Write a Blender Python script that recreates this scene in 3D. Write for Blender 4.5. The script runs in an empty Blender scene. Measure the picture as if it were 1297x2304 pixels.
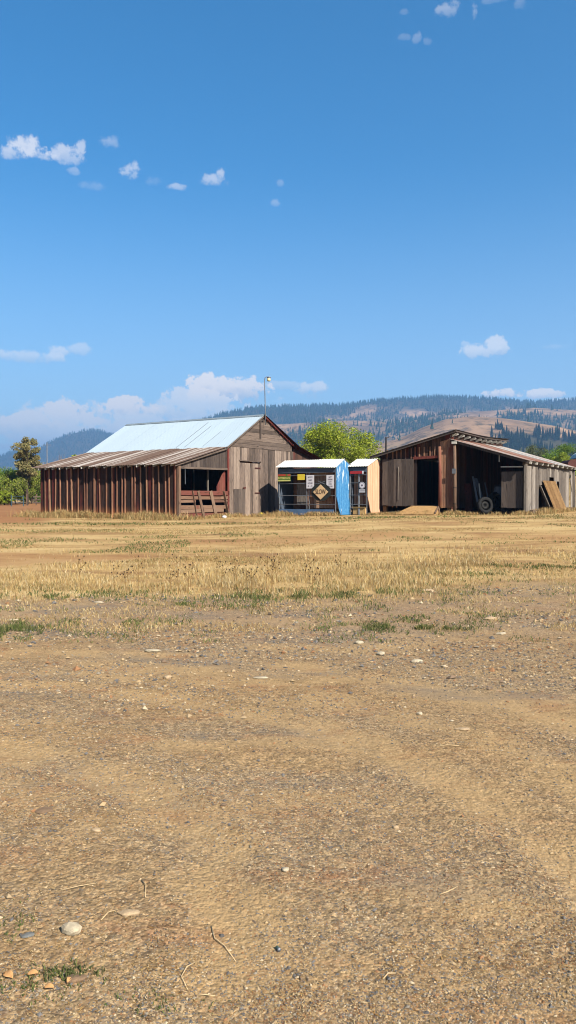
import bpy, math, random
import numpy as np
from mathutils import Vector, Matrix

R = math.radians
rnd = random.Random(7)
rng = np.random.default_rng(11)
SC = bpy.context.scene
COL = SC.collection

# ------------------------------------------------------------------ camera
EYE = 1.6; F = 1740.0; CX = 648.5; HZ = 1121.0
cam_d = bpy.data.cameras.new('camera'); cam = bpy.data.objects.new('camera', cam_d); COL.objects.link(cam)
cam.location = (0, 0, EYE); cam.rotation_euler = (R(90 - 1.02), 0, 0)
cam_d.sensor_fit = 'VERTICAL'; cam_d.sensor_height = 36; cam_d.lens = 36 * F / 2304
cam_d.clip_start = 0.05; cam_d.clip_end = 30000
SC.camera = cam

def at(px, py, Y):
    return Vector(((px - CX) / F * Y, Y, EYE + (HZ - py) / F * Y))

# ------------------------------------------------------------------ noise
def _h(ix, iy, s):
    n = (ix.astype(np.int64) * 374761393 + iy.astype(np.int64) * 668265263 + s * 2246822519) & 0xffffffff
    n = ((n ^ (n >> 13)) * 1274126177) & 0xffffffff
    return ((n ^ (n >> 16)) & 0xffff) / 65535.0
def vn(x, y, s=0):
    x = np.asarray(x, float); y = np.asarray(y, float)
    ix = np.floor(x); iy = np.floor(y); fx = x - ix; fy = y - iy
    fx = fx * fx * (3 - 2 * fx); fy = fy * fy * (3 - 2 * fy)
    a = _h(ix, iy, s); b = _h(ix + 1, iy, s); c = _h(ix, iy + 1, s); d = _h(ix + 1, iy + 1, s)
    return (a * (1 - fx) + b * fx) * (1 - fy) + (c * (1 - fx) + d * fx) * fy
def fbm(x, y, s=0, o=4):
    t = 0; a = .5; m = 0
    for k in range(o):
        t = t + a * vn(np.asarray(x) * 2 ** k, np.asarray(y) * 2 ** k, s + k); m += a; a *= .5
    return t / m
def sst(a, b, x):
    t = np.clip((np.asarray(x, float) - a) / (b - a), 0, 1); return t * t * (3 - 2 * t)

def gh(x, y):
    x = np.asarray(x, float); y = np.asarray(y, float)
    up = sst(9.5, 36, y)
    plat = .55 + .014 * np.clip(x + 5, 0, 24) + .006 * np.clip(y - 38, -6, 60)
    z = up * plat
    near = (1 - sst(14, 30, y)) * (sst(-30, -4, y))
    z = z + near * (.05 * (fbm(x * .35, y * .35, 3, 3) - .5) + .018 * (fbm(x * 2.2, y * 2.2, 5, 2) - .5) + .006 * (fbm(x * 11, y * 11, 8, 2) - .5))
    z = z + (1 - near) * sst(12, 30, y) * (1 - sst(34, 37, y)) * .06 * (fbm(x * .5, y * .5, 4, 2) - .5)
    z = z + 2.3 * sst(17.2, 21.5, x - .0 * y) * sst(47, 57, y) * (1 - sst(300, 900, y))
    # wheel ruts sweeping through the yard
    rr_ = np.hypot(x + 2.5, y - 2.6)
    for Rr in (3.85, 5.35, 2.35):
        d = rr_ - Rr - .25 * (fbm(x * .4, y * .4, 66, 2) - .5)
        z = z - .012 * np.exp(-(d / .13) ** 2) * (y < 11) + .008 * np.exp(-((np.abs(d) - .24) / .08) ** 2) * (y < 11)
    return z
def g1(x, y): return float(gh(np.array([x]), np.array([y]))[0])

# ------------------------------------------------------------------ mesh builder
class MB:
    def __init__(s): s.v = []; s.f = []
    def hexa(s, p):
        b = len(s.v); s.v += [tuple(q) for q in p]
        s.f += [(b, b+3, b+2, b+1), (b+4, b+5, b+6, b+7), (b, b+1, b+5, b+4), (b+1, b+2, b+6, b+5), (b+2, b+3, b+7, b+6), (b+3, b, b+4, b+7)]
    def box(s, c, d, rz=0, m=None):
        q = []
        for z in (-.5, .5):
            for x, y in ((-.5, -.5), (.5, -.5), (.5, .5), (-.5, .5)):
                w = Vector((x * d[0], y * d[1], z * d[2]))
                if m: w = m @ w
                if rz: w = Matrix.Rotation(rz, 3, 'Z') @ w
                q.append(Vector(c) + w)
        s.hexa(q)
    def beam(s, a, b, w, h, roll=0):
        a = Vector(a); b = Vector(b); t = (b - a).normalized()
        up = Vector((0, 0, 1)) if abs(t.z) < .95 else Vector((0, 1, 0))
        sx = t.cross(up).normalized(); sy = sx.cross(t).normalized()
        if roll:
            c, q = math.cos(roll), math.sin(roll); sx, sy = sx * c + sy * q, sy * c - sx * q
        p = []
        for e in (a, b):
            for i, j in ((-.5, -.5), (.5, -.5), (.5, .5), (-.5, .5)): p.append(e + sx * w * i + sy * h * j)
        s.hexa(p)
    def tube(s, pts, rs, n=8, cap=True):
        pts = [Vector(p) for p in pts]; b0 = len(s.v)
        t0 = (pts[1] - pts[0]).normalized()
        ref = Vector((1, 0, 0)) if abs(t0.x) < .8 else Vector((0, 1, 0))
        for i, p in enumerate(pts):
            t = (pts[min(i+1, len(pts)-1)] - pts[max(i-1, 0)]).normalized()
            u = (ref - t * ref.dot(t)).normalized(); w = t.cross(u)
            for k in range(n):
                a = 2 * math.pi * k / n
                s.v.append(tuple(p + (u * math.cos(a) + w * math.sin(a)) * rs[i]))
        for i in range(len(pts) - 1):
            for k in range(n):
                a = b0 + i*n + k; b = b0 + i*n + (k+1) % n
                s.f.append((a, b, b + n, a + n))
        if cap:
            s.f.append(tuple(b0 + k for k in range(n))[::-1]); e = b0 + (len(pts)-1)*n
            s.f.append(tuple(e + k for k in range(n)))
    def lathe(s, prof, n=24, m=None, c=(0, 0, 0), closed=False):
        b0 = len(s.v); c = Vector(c)
        for r, z in prof:
            for k in range(n):
                a = 2 * math.pi * k / n; w = Vector((r * math.cos(a), r * math.sin(a), z))
                if m: w = m @ w
                s.v.append(tuple(c + w))
        L = len(prof)
        for i in range(L if closed else L - 1):
            j = (i + 1) % L
            for k in range(n):
                s.f.append((b0+i*n+k, b0+i*n+(k+1) % n, b0+j*n+(k+1) % n, b0+j*n+k))
        if not closed:
            s.f.append(tuple(b0+k for k in range(n))[::-1]); s.f.append(tuple(b0+(L-1)*n+k for k in range(n)))
    def prism(s, poly, n, th):
        b = len(s.v); n = Vector(n).normalized(); k = len(poly)
        s.v += [tuple(Vector(p)) for p in poly] + [tuple(Vector(p) - n * th) for p in poly]
        s.f.append(tuple(b+i for i in range(k))); s.f.append(tuple(b+k+i for i in range(k))[::-1])
        for i in range(k): s.f.append((b+i, b+(i+1) % k, b+k+(i+1) % k, b+k+i))
    def build(s, name, m, parent=None, smooth=False):
        me = bpy.data.meshes.new(name); me.from_pydata(s.v, [], s.f); me.validate()
        if smooth:
            me.polygons.foreach_set('use_smooth', [True] * len(me.polygons))
        me.materials.append(m); o = bpy.data.objects.new(name, me); COL.objects.link(o)
        if parent: o.parent = parent
        return o

def npmesh(name, V, Fa, m, parent=None, smooth=False, attr=None):
    me = bpy.data.meshes.new(name); nv = len(V); nf, k = Fa.shape
    me.vertices.add(nv); me.vertices.foreach_set('co', np.ascontiguousarray(V, dtype=np.float32).ravel())
    me.loops.add(nf * k); me.loops.foreach_set('vertex_index', np.ascontiguousarray(Fa, dtype=np.int32).ravel())
    me.polygons.add(nf); me.polygons.foreach_set('loop_start', np.arange(0, nf * k, k, dtype=np.int32))
    me.polygons.foreach_set('use_smooth', np.full(nf, smooth))
    me.update(calc_edges=True)
    if attr is not None:
        for an, arr in attr.items():
            a = me.attributes.new(an, 'FLOAT', 'POINT'); a.data.foreach_set('value', np.asarray(arr, np.float32))
    me.materials.append(m); o = bpy.data.objects.new(name, me); COL.objects.link(o)
    if parent: o.parent = parent
    return o

def tag(o, label=None, cat=None, group=None, kind=None):
    if label: o['label'] = label
    if cat: o['category'] = cat
    if group: o['group'] = group
    if kind: o['kind'] = kind
    return o
def empty(name, loc, rz=0, **k):
    o = bpy.data.objects.new(name, None); COL.objects.link(o); o.location = loc; o.rotation_euler = (0, 0, rz)
    o.empty_display_size = .1
    return tag(o, **k)
def copy_tree(o, parent=None):
    c = o.copy(); COL.objects.link(c); c.parent = parent
    for ch in list(o.children): copy_tree(ch, c)
    return c

# ------------------------------------------------------------------ materials
ALB = .485     # albedo of a sunlit tone seen at this exposure
def srgb(r, g, b):
    f = lambda c: (c/255/12.92) if c/255 <= .04045 else ((c/255+.055)/1.055) ** 2.4
    return (f(r)*ALB, f(g)*ALB, f(b)*ALB, 1)
class NT:
    def __init__(s, name):
        s.m = bpy.data.materials.new(name); s.m.use_nodes = True; s.t = s.m.node_tree; s.t.nodes.clear()
        s.out = s.n('ShaderNodeOutputMaterial'); s.b = s.n('ShaderNodeBsdfPrincipled')
        s.l(s.b.outputs[0], s.out.inputs[0]); s.b.inputs['Roughness'].default_value = .85
        s.b.inputs['Specular IOR Level'].default_value = .25
    def n(s, t, **k):
        q = s.t.nodes.new(t)
        for a, v in k.items(): setattr(q, a, v)
        return q
    def l(s, a, b): s.t.links.new(a, b)
    def setin(s, sock, v):
        if hasattr(v, 'is_output') or isinstance(v, bpy.types.NodeSocket): s.l(v, sock)
        else: sock.default_value = v
    def math(s, op, a, b=0, c=None, clamp=False):
        q = s.n('ShaderNodeMath', operation=op); q.use_clamp = clamp
        s.setin(q.inputs[0], a); s.setin(q.inputs[1], b)
        if c is not None: s.setin(q.inputs[2], c)
        return q.outputs[0]
    def coord(s, kind='Object', scale=(1, 1, 1), loc=(0, 0, 0)):
        tc = s.n('ShaderNodeTexCoord'); mp = s.n('ShaderNodeMapping'); s.l(tc.outputs[kind], mp.inputs[0])
        mp.inputs['Scale'].default_value = scale; mp.inputs['Location'].default_value = loc
        return mp.outputs[0]
    def noise(s, vec, scale, detail=4, rough=.55, dist=0):
        q = s.n('ShaderNodeTexNoise'); s.l(vec, q.inputs['Vector']); q.inputs['Scale'].default_value = scale
        q.inputs['Detail'].default_value = detail; q.inputs['Roughness'].default_value = rough; q.inputs['Distortion'].default_value = dist
        return q.outputs['Fac']
    def vor(s, vec, scale, out='Color', feat='F1'):
        q = s.n('ShaderNodeTexVoronoi', feature=feat); s.l(vec, q.inputs['Vector']); q.inputs['Scale'].default_value = scale
        return q.outputs[out]
    def ramp(s, fac, stops, interp='LINEAR'):
        q = s.n('ShaderNodeValToRGB'); q.color_ramp.interpolation = interp; e = q.color_ramp.elements
        while len(e) > 1: e.remove(e[-1])
        e[0].position = stops[0][0]; e[0].color = stops[0][1]
        for p, c in stops[1:]:
            x = e.new(p); x.color = c
        s.l(fac, q.inputs[0]); return q.outputs[0]
    def mix(s, fac, a, b, mode='MIX'):
        q = s.n('ShaderNodeMix', data_type='RGBA', blend_type=mode)
        s.setin(q.inputs[0], fac); s.setin(q.inputs[6], a); s.setin(q.inputs[7], b)
        return q.outputs[2]
    def mr(s, v, a, b, c=0, d=1):
        q = s.n('ShaderNodeMapRange'); q.interpolation_type = 'SMOOTHSTEP'; s.l(v, q.inputs[0])
        for i, x in enumerate((a, b, c, d)): q.inputs[i+1].default_value = x
        return q.outputs[0]
    def island(s): return s.n('ShaderNodeNewGeometry').outputs['Random Per Island']
    def color(s, c): s.setin(s.b.inputs['Base Color'], c); return s
    def bump(s, h, strength=.5, dist=.01):
        q = s.n('ShaderNodeBump'); q.inputs['Strength'].default_value = strength; q.inputs['Distance'].default_value = dist
        s.l(h, q.inputs['Height']); s.l(q.outputs[0], s.b.inputs['Normal']); return s
BLACK = (0, 0, 0, 1); WHITE = (1, 1, 1, 1)

def wood(name, cols, axis=2, mud=None, red=0.0, knots=True):
    m = NT(name); sc = [9, 9, 9]; sc[axis] = .7
    v = m.coord('Object', tuple(sc)); isl = m.island()
    # per-board offset of the grain
    cb = m.n('ShaderNodeVectorMath', operation='ADD'); cxyz = m.n('ShaderNodeCombineXYZ')
    off = m.math('MULTIPLY', isl, 37.0); m.l(off, cxyz.inputs[0]); m.l(off, cxyz.inputs[1]); m.l(off, cxyz.inputs[2])
    m.l(v, cb.inputs[0]); m.l(cxyz.outputs[0], cb.inputs[1]); v2 = cb.outputs[0]
    g = m.noise(v2, 1.6, 6, .65, .4); g2 = m.noise(v2, 6, 3, .6)
    f = m.math('ADD', m.math('MULTIPLY', isl, .46), m.math('MULTIPLY', g, .78))
    f = m.math('ADD', f, m.math('MULTIPLY', m.math('SUBTRACT', g2, .5), .5)); f = m.math('SUBTRACT', f, .14)
    n = len(cols); c = m.ramp(f, [(.12 + .76*i/(n-1), srgb(*q)) for i, q in enumerate(cols)])
    if red > 0:
        pat = m.noise(m.coord('Object', (1, 1, .35)), 1.1, 5, .6); i2 = m.math('FRACT', m.math('MULTIPLY', isl, 13.7))
        fr = m.mr(m.math('ADD', m.math('MULTIPLY', pat, .7), m.math('MULTIPLY', i2, .5)), .78 - red * .4, .95 - red * .4)
        c = m.mix(m.math('MULTIPLY', fr, .75), c, srgb(118, 52, 44))
    crack = m.noise(v2, 3.1, 2, .4)
    c = m.mix(m.mr(crack, .36, .27), c, srgb(28, 20, 15))
    if mud:
        sep = m.n('ShaderNodeSeparateXYZ'); m.l(m.coord('Object'), sep.inputs[0])
        nn = m.noise(m.coord('Object', (3, 3, 1)), 2, 4)
        z = m.math('ADD', sep.outputs[2], m.math('MULTIPLY', nn, .5))
        c = m.mix(m.math('MULTIPLY', m.mr(z, 1.0, .22), .92), c, srgb(*mud))
    m.color(c); m.bump(m.math('ADD', g, m.math('MULTIPLY', g2, .4)), .6, .012); m.b.inputs['Roughness'].default_value = .88
    return m.m

M = {}
M['grey_wood'] = wood('weathered_grey_wood', [(50, 42, 38), (92, 79, 70), (128, 110, 98), (156, 137, 122), (184, 165, 148)], 2, red=.0)
M['silver_wood'] = wood('silvered_wood', [(72, 64, 57), (112, 102, 93), (148, 137, 126), (186, 176, 164)], 2)
M['grey_wood_h'] = wood('weathered_grey_wood_horizontal', [(48, 41, 37), (88, 75, 66), (122, 105, 93), (150, 131, 116)], 0, red=.0)
M['red_wood_h'] = wood('faded_red_wood_horizontal', [(70, 46, 38), (118, 84, 66), (142, 112, 90), (146, 120, 98)], 0, red=.35)
M['brown_wood'] = wood('dark_brown_wood', [(20, 14, 12), (38, 26, 21), (58, 38, 30), (92, 58, 46)], 2, mud=(178, 112, 70), red=.22)
M['batten'] = wood('brown_batten_wood', [(96, 66, 52), (140, 98, 76), (172, 126, 98), (200, 156, 124)], 2, mud=(206, 146, 100), red=.12)
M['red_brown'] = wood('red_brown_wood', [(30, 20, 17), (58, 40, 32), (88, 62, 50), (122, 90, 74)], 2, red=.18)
M['red_paint'] = wood('faded_red_paint_wood', [(88, 50, 42), (120, 68, 56), (140, 88, 72)], 2, red=.4)
M['back_boards'] = wood('brown_back_boards', [(120, 84, 64), (168, 124, 98), (200, 160, 132), (214, 190, 168)], 2, red=.15)
M['dark_grey_wood'] = wood('dark_grey_door_wood', [(52, 44, 41), (76, 65, 59), (98, 86, 78), (126, 110, 98)], 2)
M['post_wood'] = wood('post_wood', [(78, 58, 46), (122, 96, 78), (156, 128, 104)], 2)
M['log'] = wood('old_timber_beam', [(70, 54, 42), (112, 92, 74), (142, 120, 98)], 0)

def simple(name, c, rough=.6, metal=0, bump=0, var=.25, scale=3):
    m = NT(name); n = m.noise(m.coord(), scale, 5, .6)
    c1 = srgb(*c); lo = tuple(x * (1 - var) for x in c1[:3]) + (1,); hi = tuple(min(1, x * (1 + var * .5)) for x in c1[:3]) + (1,)
    m.color(m.ramp(n, [(.3, lo), (.7, hi)])); m.b.inputs['Roughness'].default_value = rough; m.b.inputs['Metallic'].default_value = metal
    if bump: m.bump(m.noise(m.coord(), scale * 12, 3), bump, .005)
    return m.m

def roof_mat(name, base, rust, amount, stripe=(.25, 5, .25), metal=.55, rough=.42):
    m = NT(name); isl = m.island()
    n = m.noise(m.coord('Object', stripe), 1.3, 5, .6); n2 = m.noise(m.coord(), 7, 5, .7)
    f = m.math('ADD', m.math('MULTIPLY', n, .75), m.math('ADD', m.math('MULTIPLY', n2, .2), m.math('MULTIPLY', isl, .14)))
    k = m.mr(f, .78 - amount * .5, .93 - amount * .5)
    b = m.mix(m.math('MULTIPLY', isl, .35), srgb(*base), tuple(x * .82 for x in srgb(*base)[:3]) + (1,))
    c = m.mix(k, b, m.ramp(n2, [(.3, srgb(rust[0]*.75, rust[1]*.7, rust[2]*.7)), (.7, srgb(*rust))]))
    m.color(c); m.l(m.math('MULTIPLY', m.math('SUBTRACT', 1, k), metal), m.b.inputs['Metallic'])
    m.l(m.math('ADD', rough, m.math('MULTIPLY', k, .4)), m.b.inputs['Roughness'])
    m.bump(n2, .15, .004); return m.m
M['tin'] = roof_mat('galvanised_roof', (208, 226, 236), (160, 156, 150), .10, (.5, .8, 1), .2, .5)
M['tin_rust'] = roof_mat('striped_rusty_roof', (200, 190, 180), (120, 98, 84), .68, (.06, 2.6, .06), .2, .6)
M['rust'] = roof_mat('rust_red_roof', (150, 90, 74), (104, 44, 34), .85, (.3, 3, .3), .1, .75)
M['lean_roof'] = roof_mat('shed_lean_to_roof', (196, 194, 188), (150, 104, 84), .66, (.62, .10, .1), .2, .6)
M['white_roof'] = roof_mat('white_painted_roof', (244, 242, 232), (150, 140, 124), .05, (2, 2, 2), .0, .6)
M['grey_roof'] = roof_mat('old_dark_roof', (110, 104, 98), (84, 66, 54), .5, (1, 1, 1), .1, .8)

m = NT('peeling_blue_paint'); v = m.coord('Object', (3.2, 3.2, .6)); n = m.noise(v, 2.0, 6, .62, .5); sz = m.n('ShaderNodeSeparateXYZ'); m.l(m.coord(), sz.inputs[0]); n = m.math('ADD', n, m.math('SUBTRACT', m.mr(sz.outputs[2], 1.2, 2.1, 0, .11), .055)); n2 = m.noise(m.coord(), 12, 4)
c = m.mix(m.mr(n2, .3, .8), srgb(62, 134, 192), srgb(98, 164, 212)); c = m.mix(m.mr(n, .60, .64), c, srgb(228, 238, 242))
m.color(c); m.bump(n2, .3, .006); m.b.inputs['Roughness'].default_value = .6; M['blue'] = m.m
m = NT('tan_painted_corrugation'); v = m.coord('Object', (5, 5, .5)); n = m.noise(v, 2, 5, .6); n2 = m.noise(m.coord(), 9, 4)
c = m.mix(m.mr(n, .35, .7), srgb(232, 176, 140), srgb(248, 198, 162)); c = m.mix(m.mr(n2, .72, .8), c, srgb(168, 118, 76))
m.color(c); m.b.inputs['Roughness'].default_value = .7; M['tan'] = m.m
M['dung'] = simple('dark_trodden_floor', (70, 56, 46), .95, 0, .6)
M['steel'] = simple('grey_steel_tube', (150, 154, 160), .45, .5)
M['blue_grey'] = simple('dull_blue_paint', (92, 122, 158), .7, 0, .3)
M['slate_and_shade'] = simple('slate_board_and_panel_shade', (84, 96, 112), .85, 0, .2)  # blue grey of the fascia boards; also shade painted on far end panels
M['white_wood'] = simple('white_painted_wood', (222, 216, 204), .8, 0, .2, .2, 6)
M['white_sign'] = simple('white_sign_face', (240, 236, 240), .5, 0, 0, .04)
M['sign_orange'] = simple('faded_orange_sign', (244, 206, 156), .6, 0, 0, .1)
M['sign_ink'] = simple('dark_sign_lettering', (60, 40, 34), .6)
M['grey_ink'] = simple('grey_sign_lettering', (120, 112, 124), .6)
M['sign_black'] = simple('black_sign_face', (34, 38, 44), .5)
M['sign_back'] = simple('dark_sign_plate', (58, 62, 58), .6, .3)
M['yellow'] = simple('yellow_plate', (248, 220, 72), .5, 0, 0, .1)
M['sign_red'] = simple('red_sign_band', (196, 84, 60), .6)
M['sign_green'] = simple('green_sign_band', (104, 132, 52), .6)
M['pale_yellow'] = simple('pale_yellow_lettering', (236, 232, 140), .6)
M['red_strip'] = simple('red_board', (190, 50, 54), .7)
M['rubber'] = simple('black_tyre_rubber', (16, 16, 17), .8, 0, .5)
M['rim'] = simple('dusty_dark_rim', (26, 25, 24), .7, .2)
M['blue_steel'] = simple('blue_grey_steel_gate', (60, 88, 104), .6, .2)
M['lamp_glass'] = simple('cream_lamp_glass', (240, 228, 178), .3)
M['dark_metal'] = simple('dark_metal', (60, 58, 58), .6, .5)
M['truck_white'] = simple('pale_truck_paint', (206, 220, 208), .4)
M['truck_rust'] = simple('rusty_truck_paint', (92, 46, 38), .75)
M['glass'] = simple('dark_window_glass', (24, 28, 32), .08)
M['bare_wood'] = simple('bare_branch_wood', (132, 116, 104), .9, 0, .4)
M['bark'] = simple('brown_bark', (92, 78, 66), .95, 0, .8)
M['crate'] = simple('raw_crate_wood', (206, 168, 112), .85, 0, .2)
M['plastic_grey'] = simple('grey_drum_plastic', (120, 122, 130), .6)
M['stone_white'] = simple('white_stone', (206, 190, 160), .85, 0, .8, .3, 30)
M['stone_tan'] = simple('tan_stone', (204, 176, 138), .9, 0, .8, .35, 30)
M['stone_brown'] = simple('brown_flat_stone', (148, 120, 92), .9, 0, .8, .3, 30)
M['stone_grey'] = simple('blue_grey_stone', (128, 128, 124), .9, 0, .8, .3, 30)
M['twig'] = simple('pale_dry_twig', (226, 196, 148), .85)
M['leaf_litter'] = simple('fallen_orange_leaf', (226, 172, 112), .75, 0, 0, .3, 40)
M['casing'] = simple('grey_green_plastic', (92, 112, 96), .4)
M['ramp_dirt'] = simple('dusty_plank_ramp', (190, 150, 98), .95, 0, .6, .2, 5)

def leafmat(name, cols, trans=.35):
    m = NT(name); c = m.ramp(m.island(), [(i / max(1, len(cols)-1), srgb(*q)) for i, q in enumerate(cols)])
    big = m.noise(m.coord(), .8, 3)
    hue = m.n('ShaderNodeHueSaturation'); m.l(c, hue.inputs['Color']); m.l(m.math('ADD', .5, m.math('MULTIPLY', big, 1.0)), hue.inputs['Value']); c = hue.outputs[0]
    d = m.n('ShaderNodeBsdfDiffuse'); t = m.n('ShaderNodeBsdfTranslucent'); mx = m.n('ShaderNodeMixShader'); mx.inputs[0].default_value = trans
    m.l(c, d.inputs[0]); m.l(c, t.inputs[0]); m.l(d.outputs[0], mx.inputs[1]); m.l(t.outputs[0], mx.inputs[2]); m.l(mx.outputs[0], m.out.inputs[0])
    return m.m
M['leaf_lime'] = leafmat('yellow_green_leaves', [(112, 136, 44), (150, 170, 52), (180, 194, 64), (204, 208, 90), (130, 154, 52)])
M['leaf_mid'] = leafmat('mid_green_leaves', [(84, 118, 48), (118, 150, 58), (148, 174, 74), (104, 136, 60)])
M['leaf_bush'] = leafmat('bush_leaves', [(98, 124, 48), (142, 162, 58), (182, 186, 76), (130, 138, 76), (164, 160, 104)])
M['leaf_olive'] = leafmat('olive_brown_leaves', [(140, 130, 84), (172, 158, 106), (196, 178, 124), (150, 148, 98), (124, 130, 82)])
M['leaf_grey'] = leafmat('grey_green_leaves', [(96, 112, 78), (124, 134, 92), (112, 120, 88), (140, 142, 104)])
M['pine'] = leafmat('pine_needles', [(34, 56, 42), (46, 70, 50), (60, 84, 56)], .1)
M['straw'] = leafmat('dry_straw_blades', [(220, 188, 126), (236, 208, 150), (200, 164, 104), (226, 198, 136), (178, 138, 90), (246, 226, 180), (170, 154, 100)], .3)
M['straw_short'] = leafmat('short_dry_blades', [(214, 180, 124), (232, 204, 150), (196, 158, 104), (170, 128, 86), (208, 176, 118), (154, 140, 90), (178, 170, 120)], .3)
M['green_blade'] = leafmat('green_weed_blades', [(84, 104, 56), (108, 124, 68), (138, 140, 84), (96, 110, 72), (160, 148, 100)], .3)
M['red_weed'] = leafmat('reddish_weed', [(150, 104, 72), (172, 122, 84), (146, 88, 66), (184, 140, 94)], .3)
M['litter'] = leafmat('straw_litter', [(222, 186, 124), (196, 154, 92), (168, 122, 70), (232, 206, 150), (150, 104, 64)], .1)
m = NT('gravel_chips')
m.color(m.ramp(m.island(), [(0, srgb(116, 112, 108)), (.16, srgb(150, 138, 120)), (.32, srgb(176, 152, 116)), (.46, srgb(98, 94, 90)), (.6, srgb(190, 162, 120)), (.74, srgb(134, 112, 90)), (.86, srgb(160, 116, 78)), (.94, srgb(204, 184, 150)), (1, srgb(226, 212, 188))], 'CONSTANT'))
M['gravel'] = m.m

# ------------------------------------------------------------------ ground
def edge_y(x):     # where gravel gives way to dry grass
    return 12.0 + .35 * np.asarray(x) * 0 + 2.6 * sst(1.2, 4.5, x) + 1.4 * (fbm(np.asarray(x) * .5, 0, 21, 3) - .5)
m = NT('yard_ground')
P = m.coord('Object'); sep = m.n('ShaderNodeSeparateXYZ'); m.l(P, sep.inputs[0])
gz = m.n('ShaderNodeAttribute'); gz.attribute_name = 'grassy'; GR = gz.outputs['Fac']
dz = m.n('ShaderNodeAttribute'); dz.attribute_name = 'field'; FD = dz.outputs['Fac']
def vscale(v): return m.coord('Object', v)
n_big = m.noise(vscale((.35, .8, 1)), 1.1, 4, .6, .3)
n_mid = m.noise(vscale((1.2, 2.2, 1)), 2.2, 5, .65)
n_fine = m.noise(P, 42, 4, .7); n_coarse = m.noise(vscale((1, .8, 1)), 15, 4, .7)
v30 = m.vor(P, 30); s30 = m.n('ShaderNodeSeparateColor'); m.l(v30, s30.inputs[0])
vcol = m.vor(P, 95); vdist = m.vor(P, 95, 'Distance')
vcol2 = m.vor(P, 38); vd2 = m.vor(P, 38, 'Distance')
sx = m.n('ShaderNodeSeparateColor'); m.l(vcol, sx.inputs[0]); sx2 = m.n('ShaderNodeSeparateColor'); m.l(vcol2, sx2.inputs[0])
dirt = m.ramp(n_mid, [(.25, srgb(152, 118, 80)), (.5, srgb(172, 140, 97)), (.75, srgb(188, 158, 113))])
peb = m.ramp(sx.outputs[0], [(0, srgb(84, 78, 74)), (.25, srgb(168, 142, 106)), (.45, srgb(112, 100, 86)), (.65, srgb(204, 176, 130)), (.8, srgb(150, 108, 72)), (1, srgb(226, 206, 168))])
peb2 = m.ramp(sx2.outputs[1], [(0, srgb(118, 110, 102)), (.35, srgb(176, 148, 108)), (.6, srgb(140, 120, 96)), (.85, srgb(190, 164, 124)), (1, srgb(160, 112, 78))])
peb = m.mix(.45, peb, peb2)
gm = m.mr(m.math('ADD', n_big, m.math('MULTIPLY', m.math('SUBTRACT', n_fine, .5), .25)), .40, .60)
gm = m.math('ADD', .3, m.math('MULTIPLY', gm, .6))
near = m.mix(gm, dirt, peb)
dust = m.mr(m.noise(vscale((.25, .55, 1)), 1.7, 3, .5), .50, .66)
rx_ = m.math('ADD', sep.outputs[0], 2.5); ry_ = m.math('SUBTRACT', sep.outputs[1], 2.6)
rad = m.math('SQRT', m.math('ADD', m.math('MULTIPLY', rx_, rx_), m.math('MULTIPLY', ry_, ry_)))
rad = m.math('ADD', rad, m.math('MULTIPLY', m.math('SUBTRACT', m.noise(P, .8, 3), .5), .5))
trk = None
for Rr in (3.85, 5.35, 2.35, 4.5):
    q_ = m.mr(m.math('ABSOLUTE', m.math('SUBTRACT', rad, Rr)), .30, .10); trk = q_ if trk is None else m.math('MAXIMUM', trk, q_)
trk = m.math('MULTIPLY', trk, m.mr(m.noise(P, 1.3, 3), .36, .56)); dust = m.math('MAXIMUM', dust, m.math('MULTIPLY', trk, 1.0))
near = m.mix(m.math('MULTIPLY', dust, .72), near, srgb(190, 158, 112))
redn = m.noise(vscale((.8, 1.6, 1)), 1.5, 5, .7); near = m.mix(m.math('MULTIPLY', m.mr(redn, .53, .70), .5), near, srgb(156, 108, 74))
# greyish trodden strip before the grass
band = m.mr(m.math('ABSOLUTE', m.math('SUBTRACT', sep.outputs[1], 10.6)), 2.6, .6)
near = m.mix(m.math('MULTIPLY', band, .35), near, srgb(164, 138, 112))
g_n = m.noise(vscale((.22, .62, 1)), 1.2, 7, .66, .8); g_f = m.noise(vscale((4, 10, 1)), 2.2, 5, .75)
fieldc = m.ramp(m.math('ADD', m.math('MULTIPLY', g_n, .72), m.math('MULTIPLY', g_f, .38)), [(.40, srgb(144, 108, 76)), (.47, srgb(166, 130, 86)), (.54, srgb(194, 160, 106)), (.64, srgb(216, 186, 130)), (.76, srgb(172, 154, 100))])
sp1 = m.math('ADD', .6, m.math('MULTIPLY', sx.outputs[1], .72))
sp2 = m.math('ADD', .78, m.math('MULTIPLY', s30.outputs[0], .44)); sp3 = m.math('ADD', .64, m.math('MULTIPLY', n_coarse, .7))
spk = m.math('MULTIPLY', m.math('MULTIPLY', sp1, sp2), sp3); hh_ = m.n('ShaderNodeHueSaturation'); m.l(near, hh_.inputs['Color']); m.l(spk, hh_.inputs['Value'])
near = m.mix(m.math('MULTIPLY', m.math('SUBTRACT', 1, m.math('MULTIPLY', dust, .6)), .95), near, hh_.outputs[0])
blu = m.mr(m.noise(vscale((.6, 1.0, 1)), .9, 4, .6), .54, .66); near = m.mix(m.math('MULTIPLY', blu, .38), near, srgb(112, 108, 104))
c = m.mix(GR, near, fieldc)
farc = m.ramp(m.noise(P, .6, 4), [(.3, srgb(156, 108, 70)), (.7, srgb(176, 128, 84))])
c = m.mix(FD, c, farc)
m.color(c); m.b.inputs['Roughness'].default_value = .95; m.b.inputs['Specular IOR Level'].default_value = .1
hgt = m.math('ADD', m.math('MULTIPLY', m.math('SUBTRACT', 1, vdist), .5), m.math('ADD', m.math('MULTIPLY', n_fine, .6), m.math('MULTIPLY', m.math('SUBTRACT', 1, vd2), .9)))
m.bump(hgt, .8, .008); M['ground'] = m.m

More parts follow.
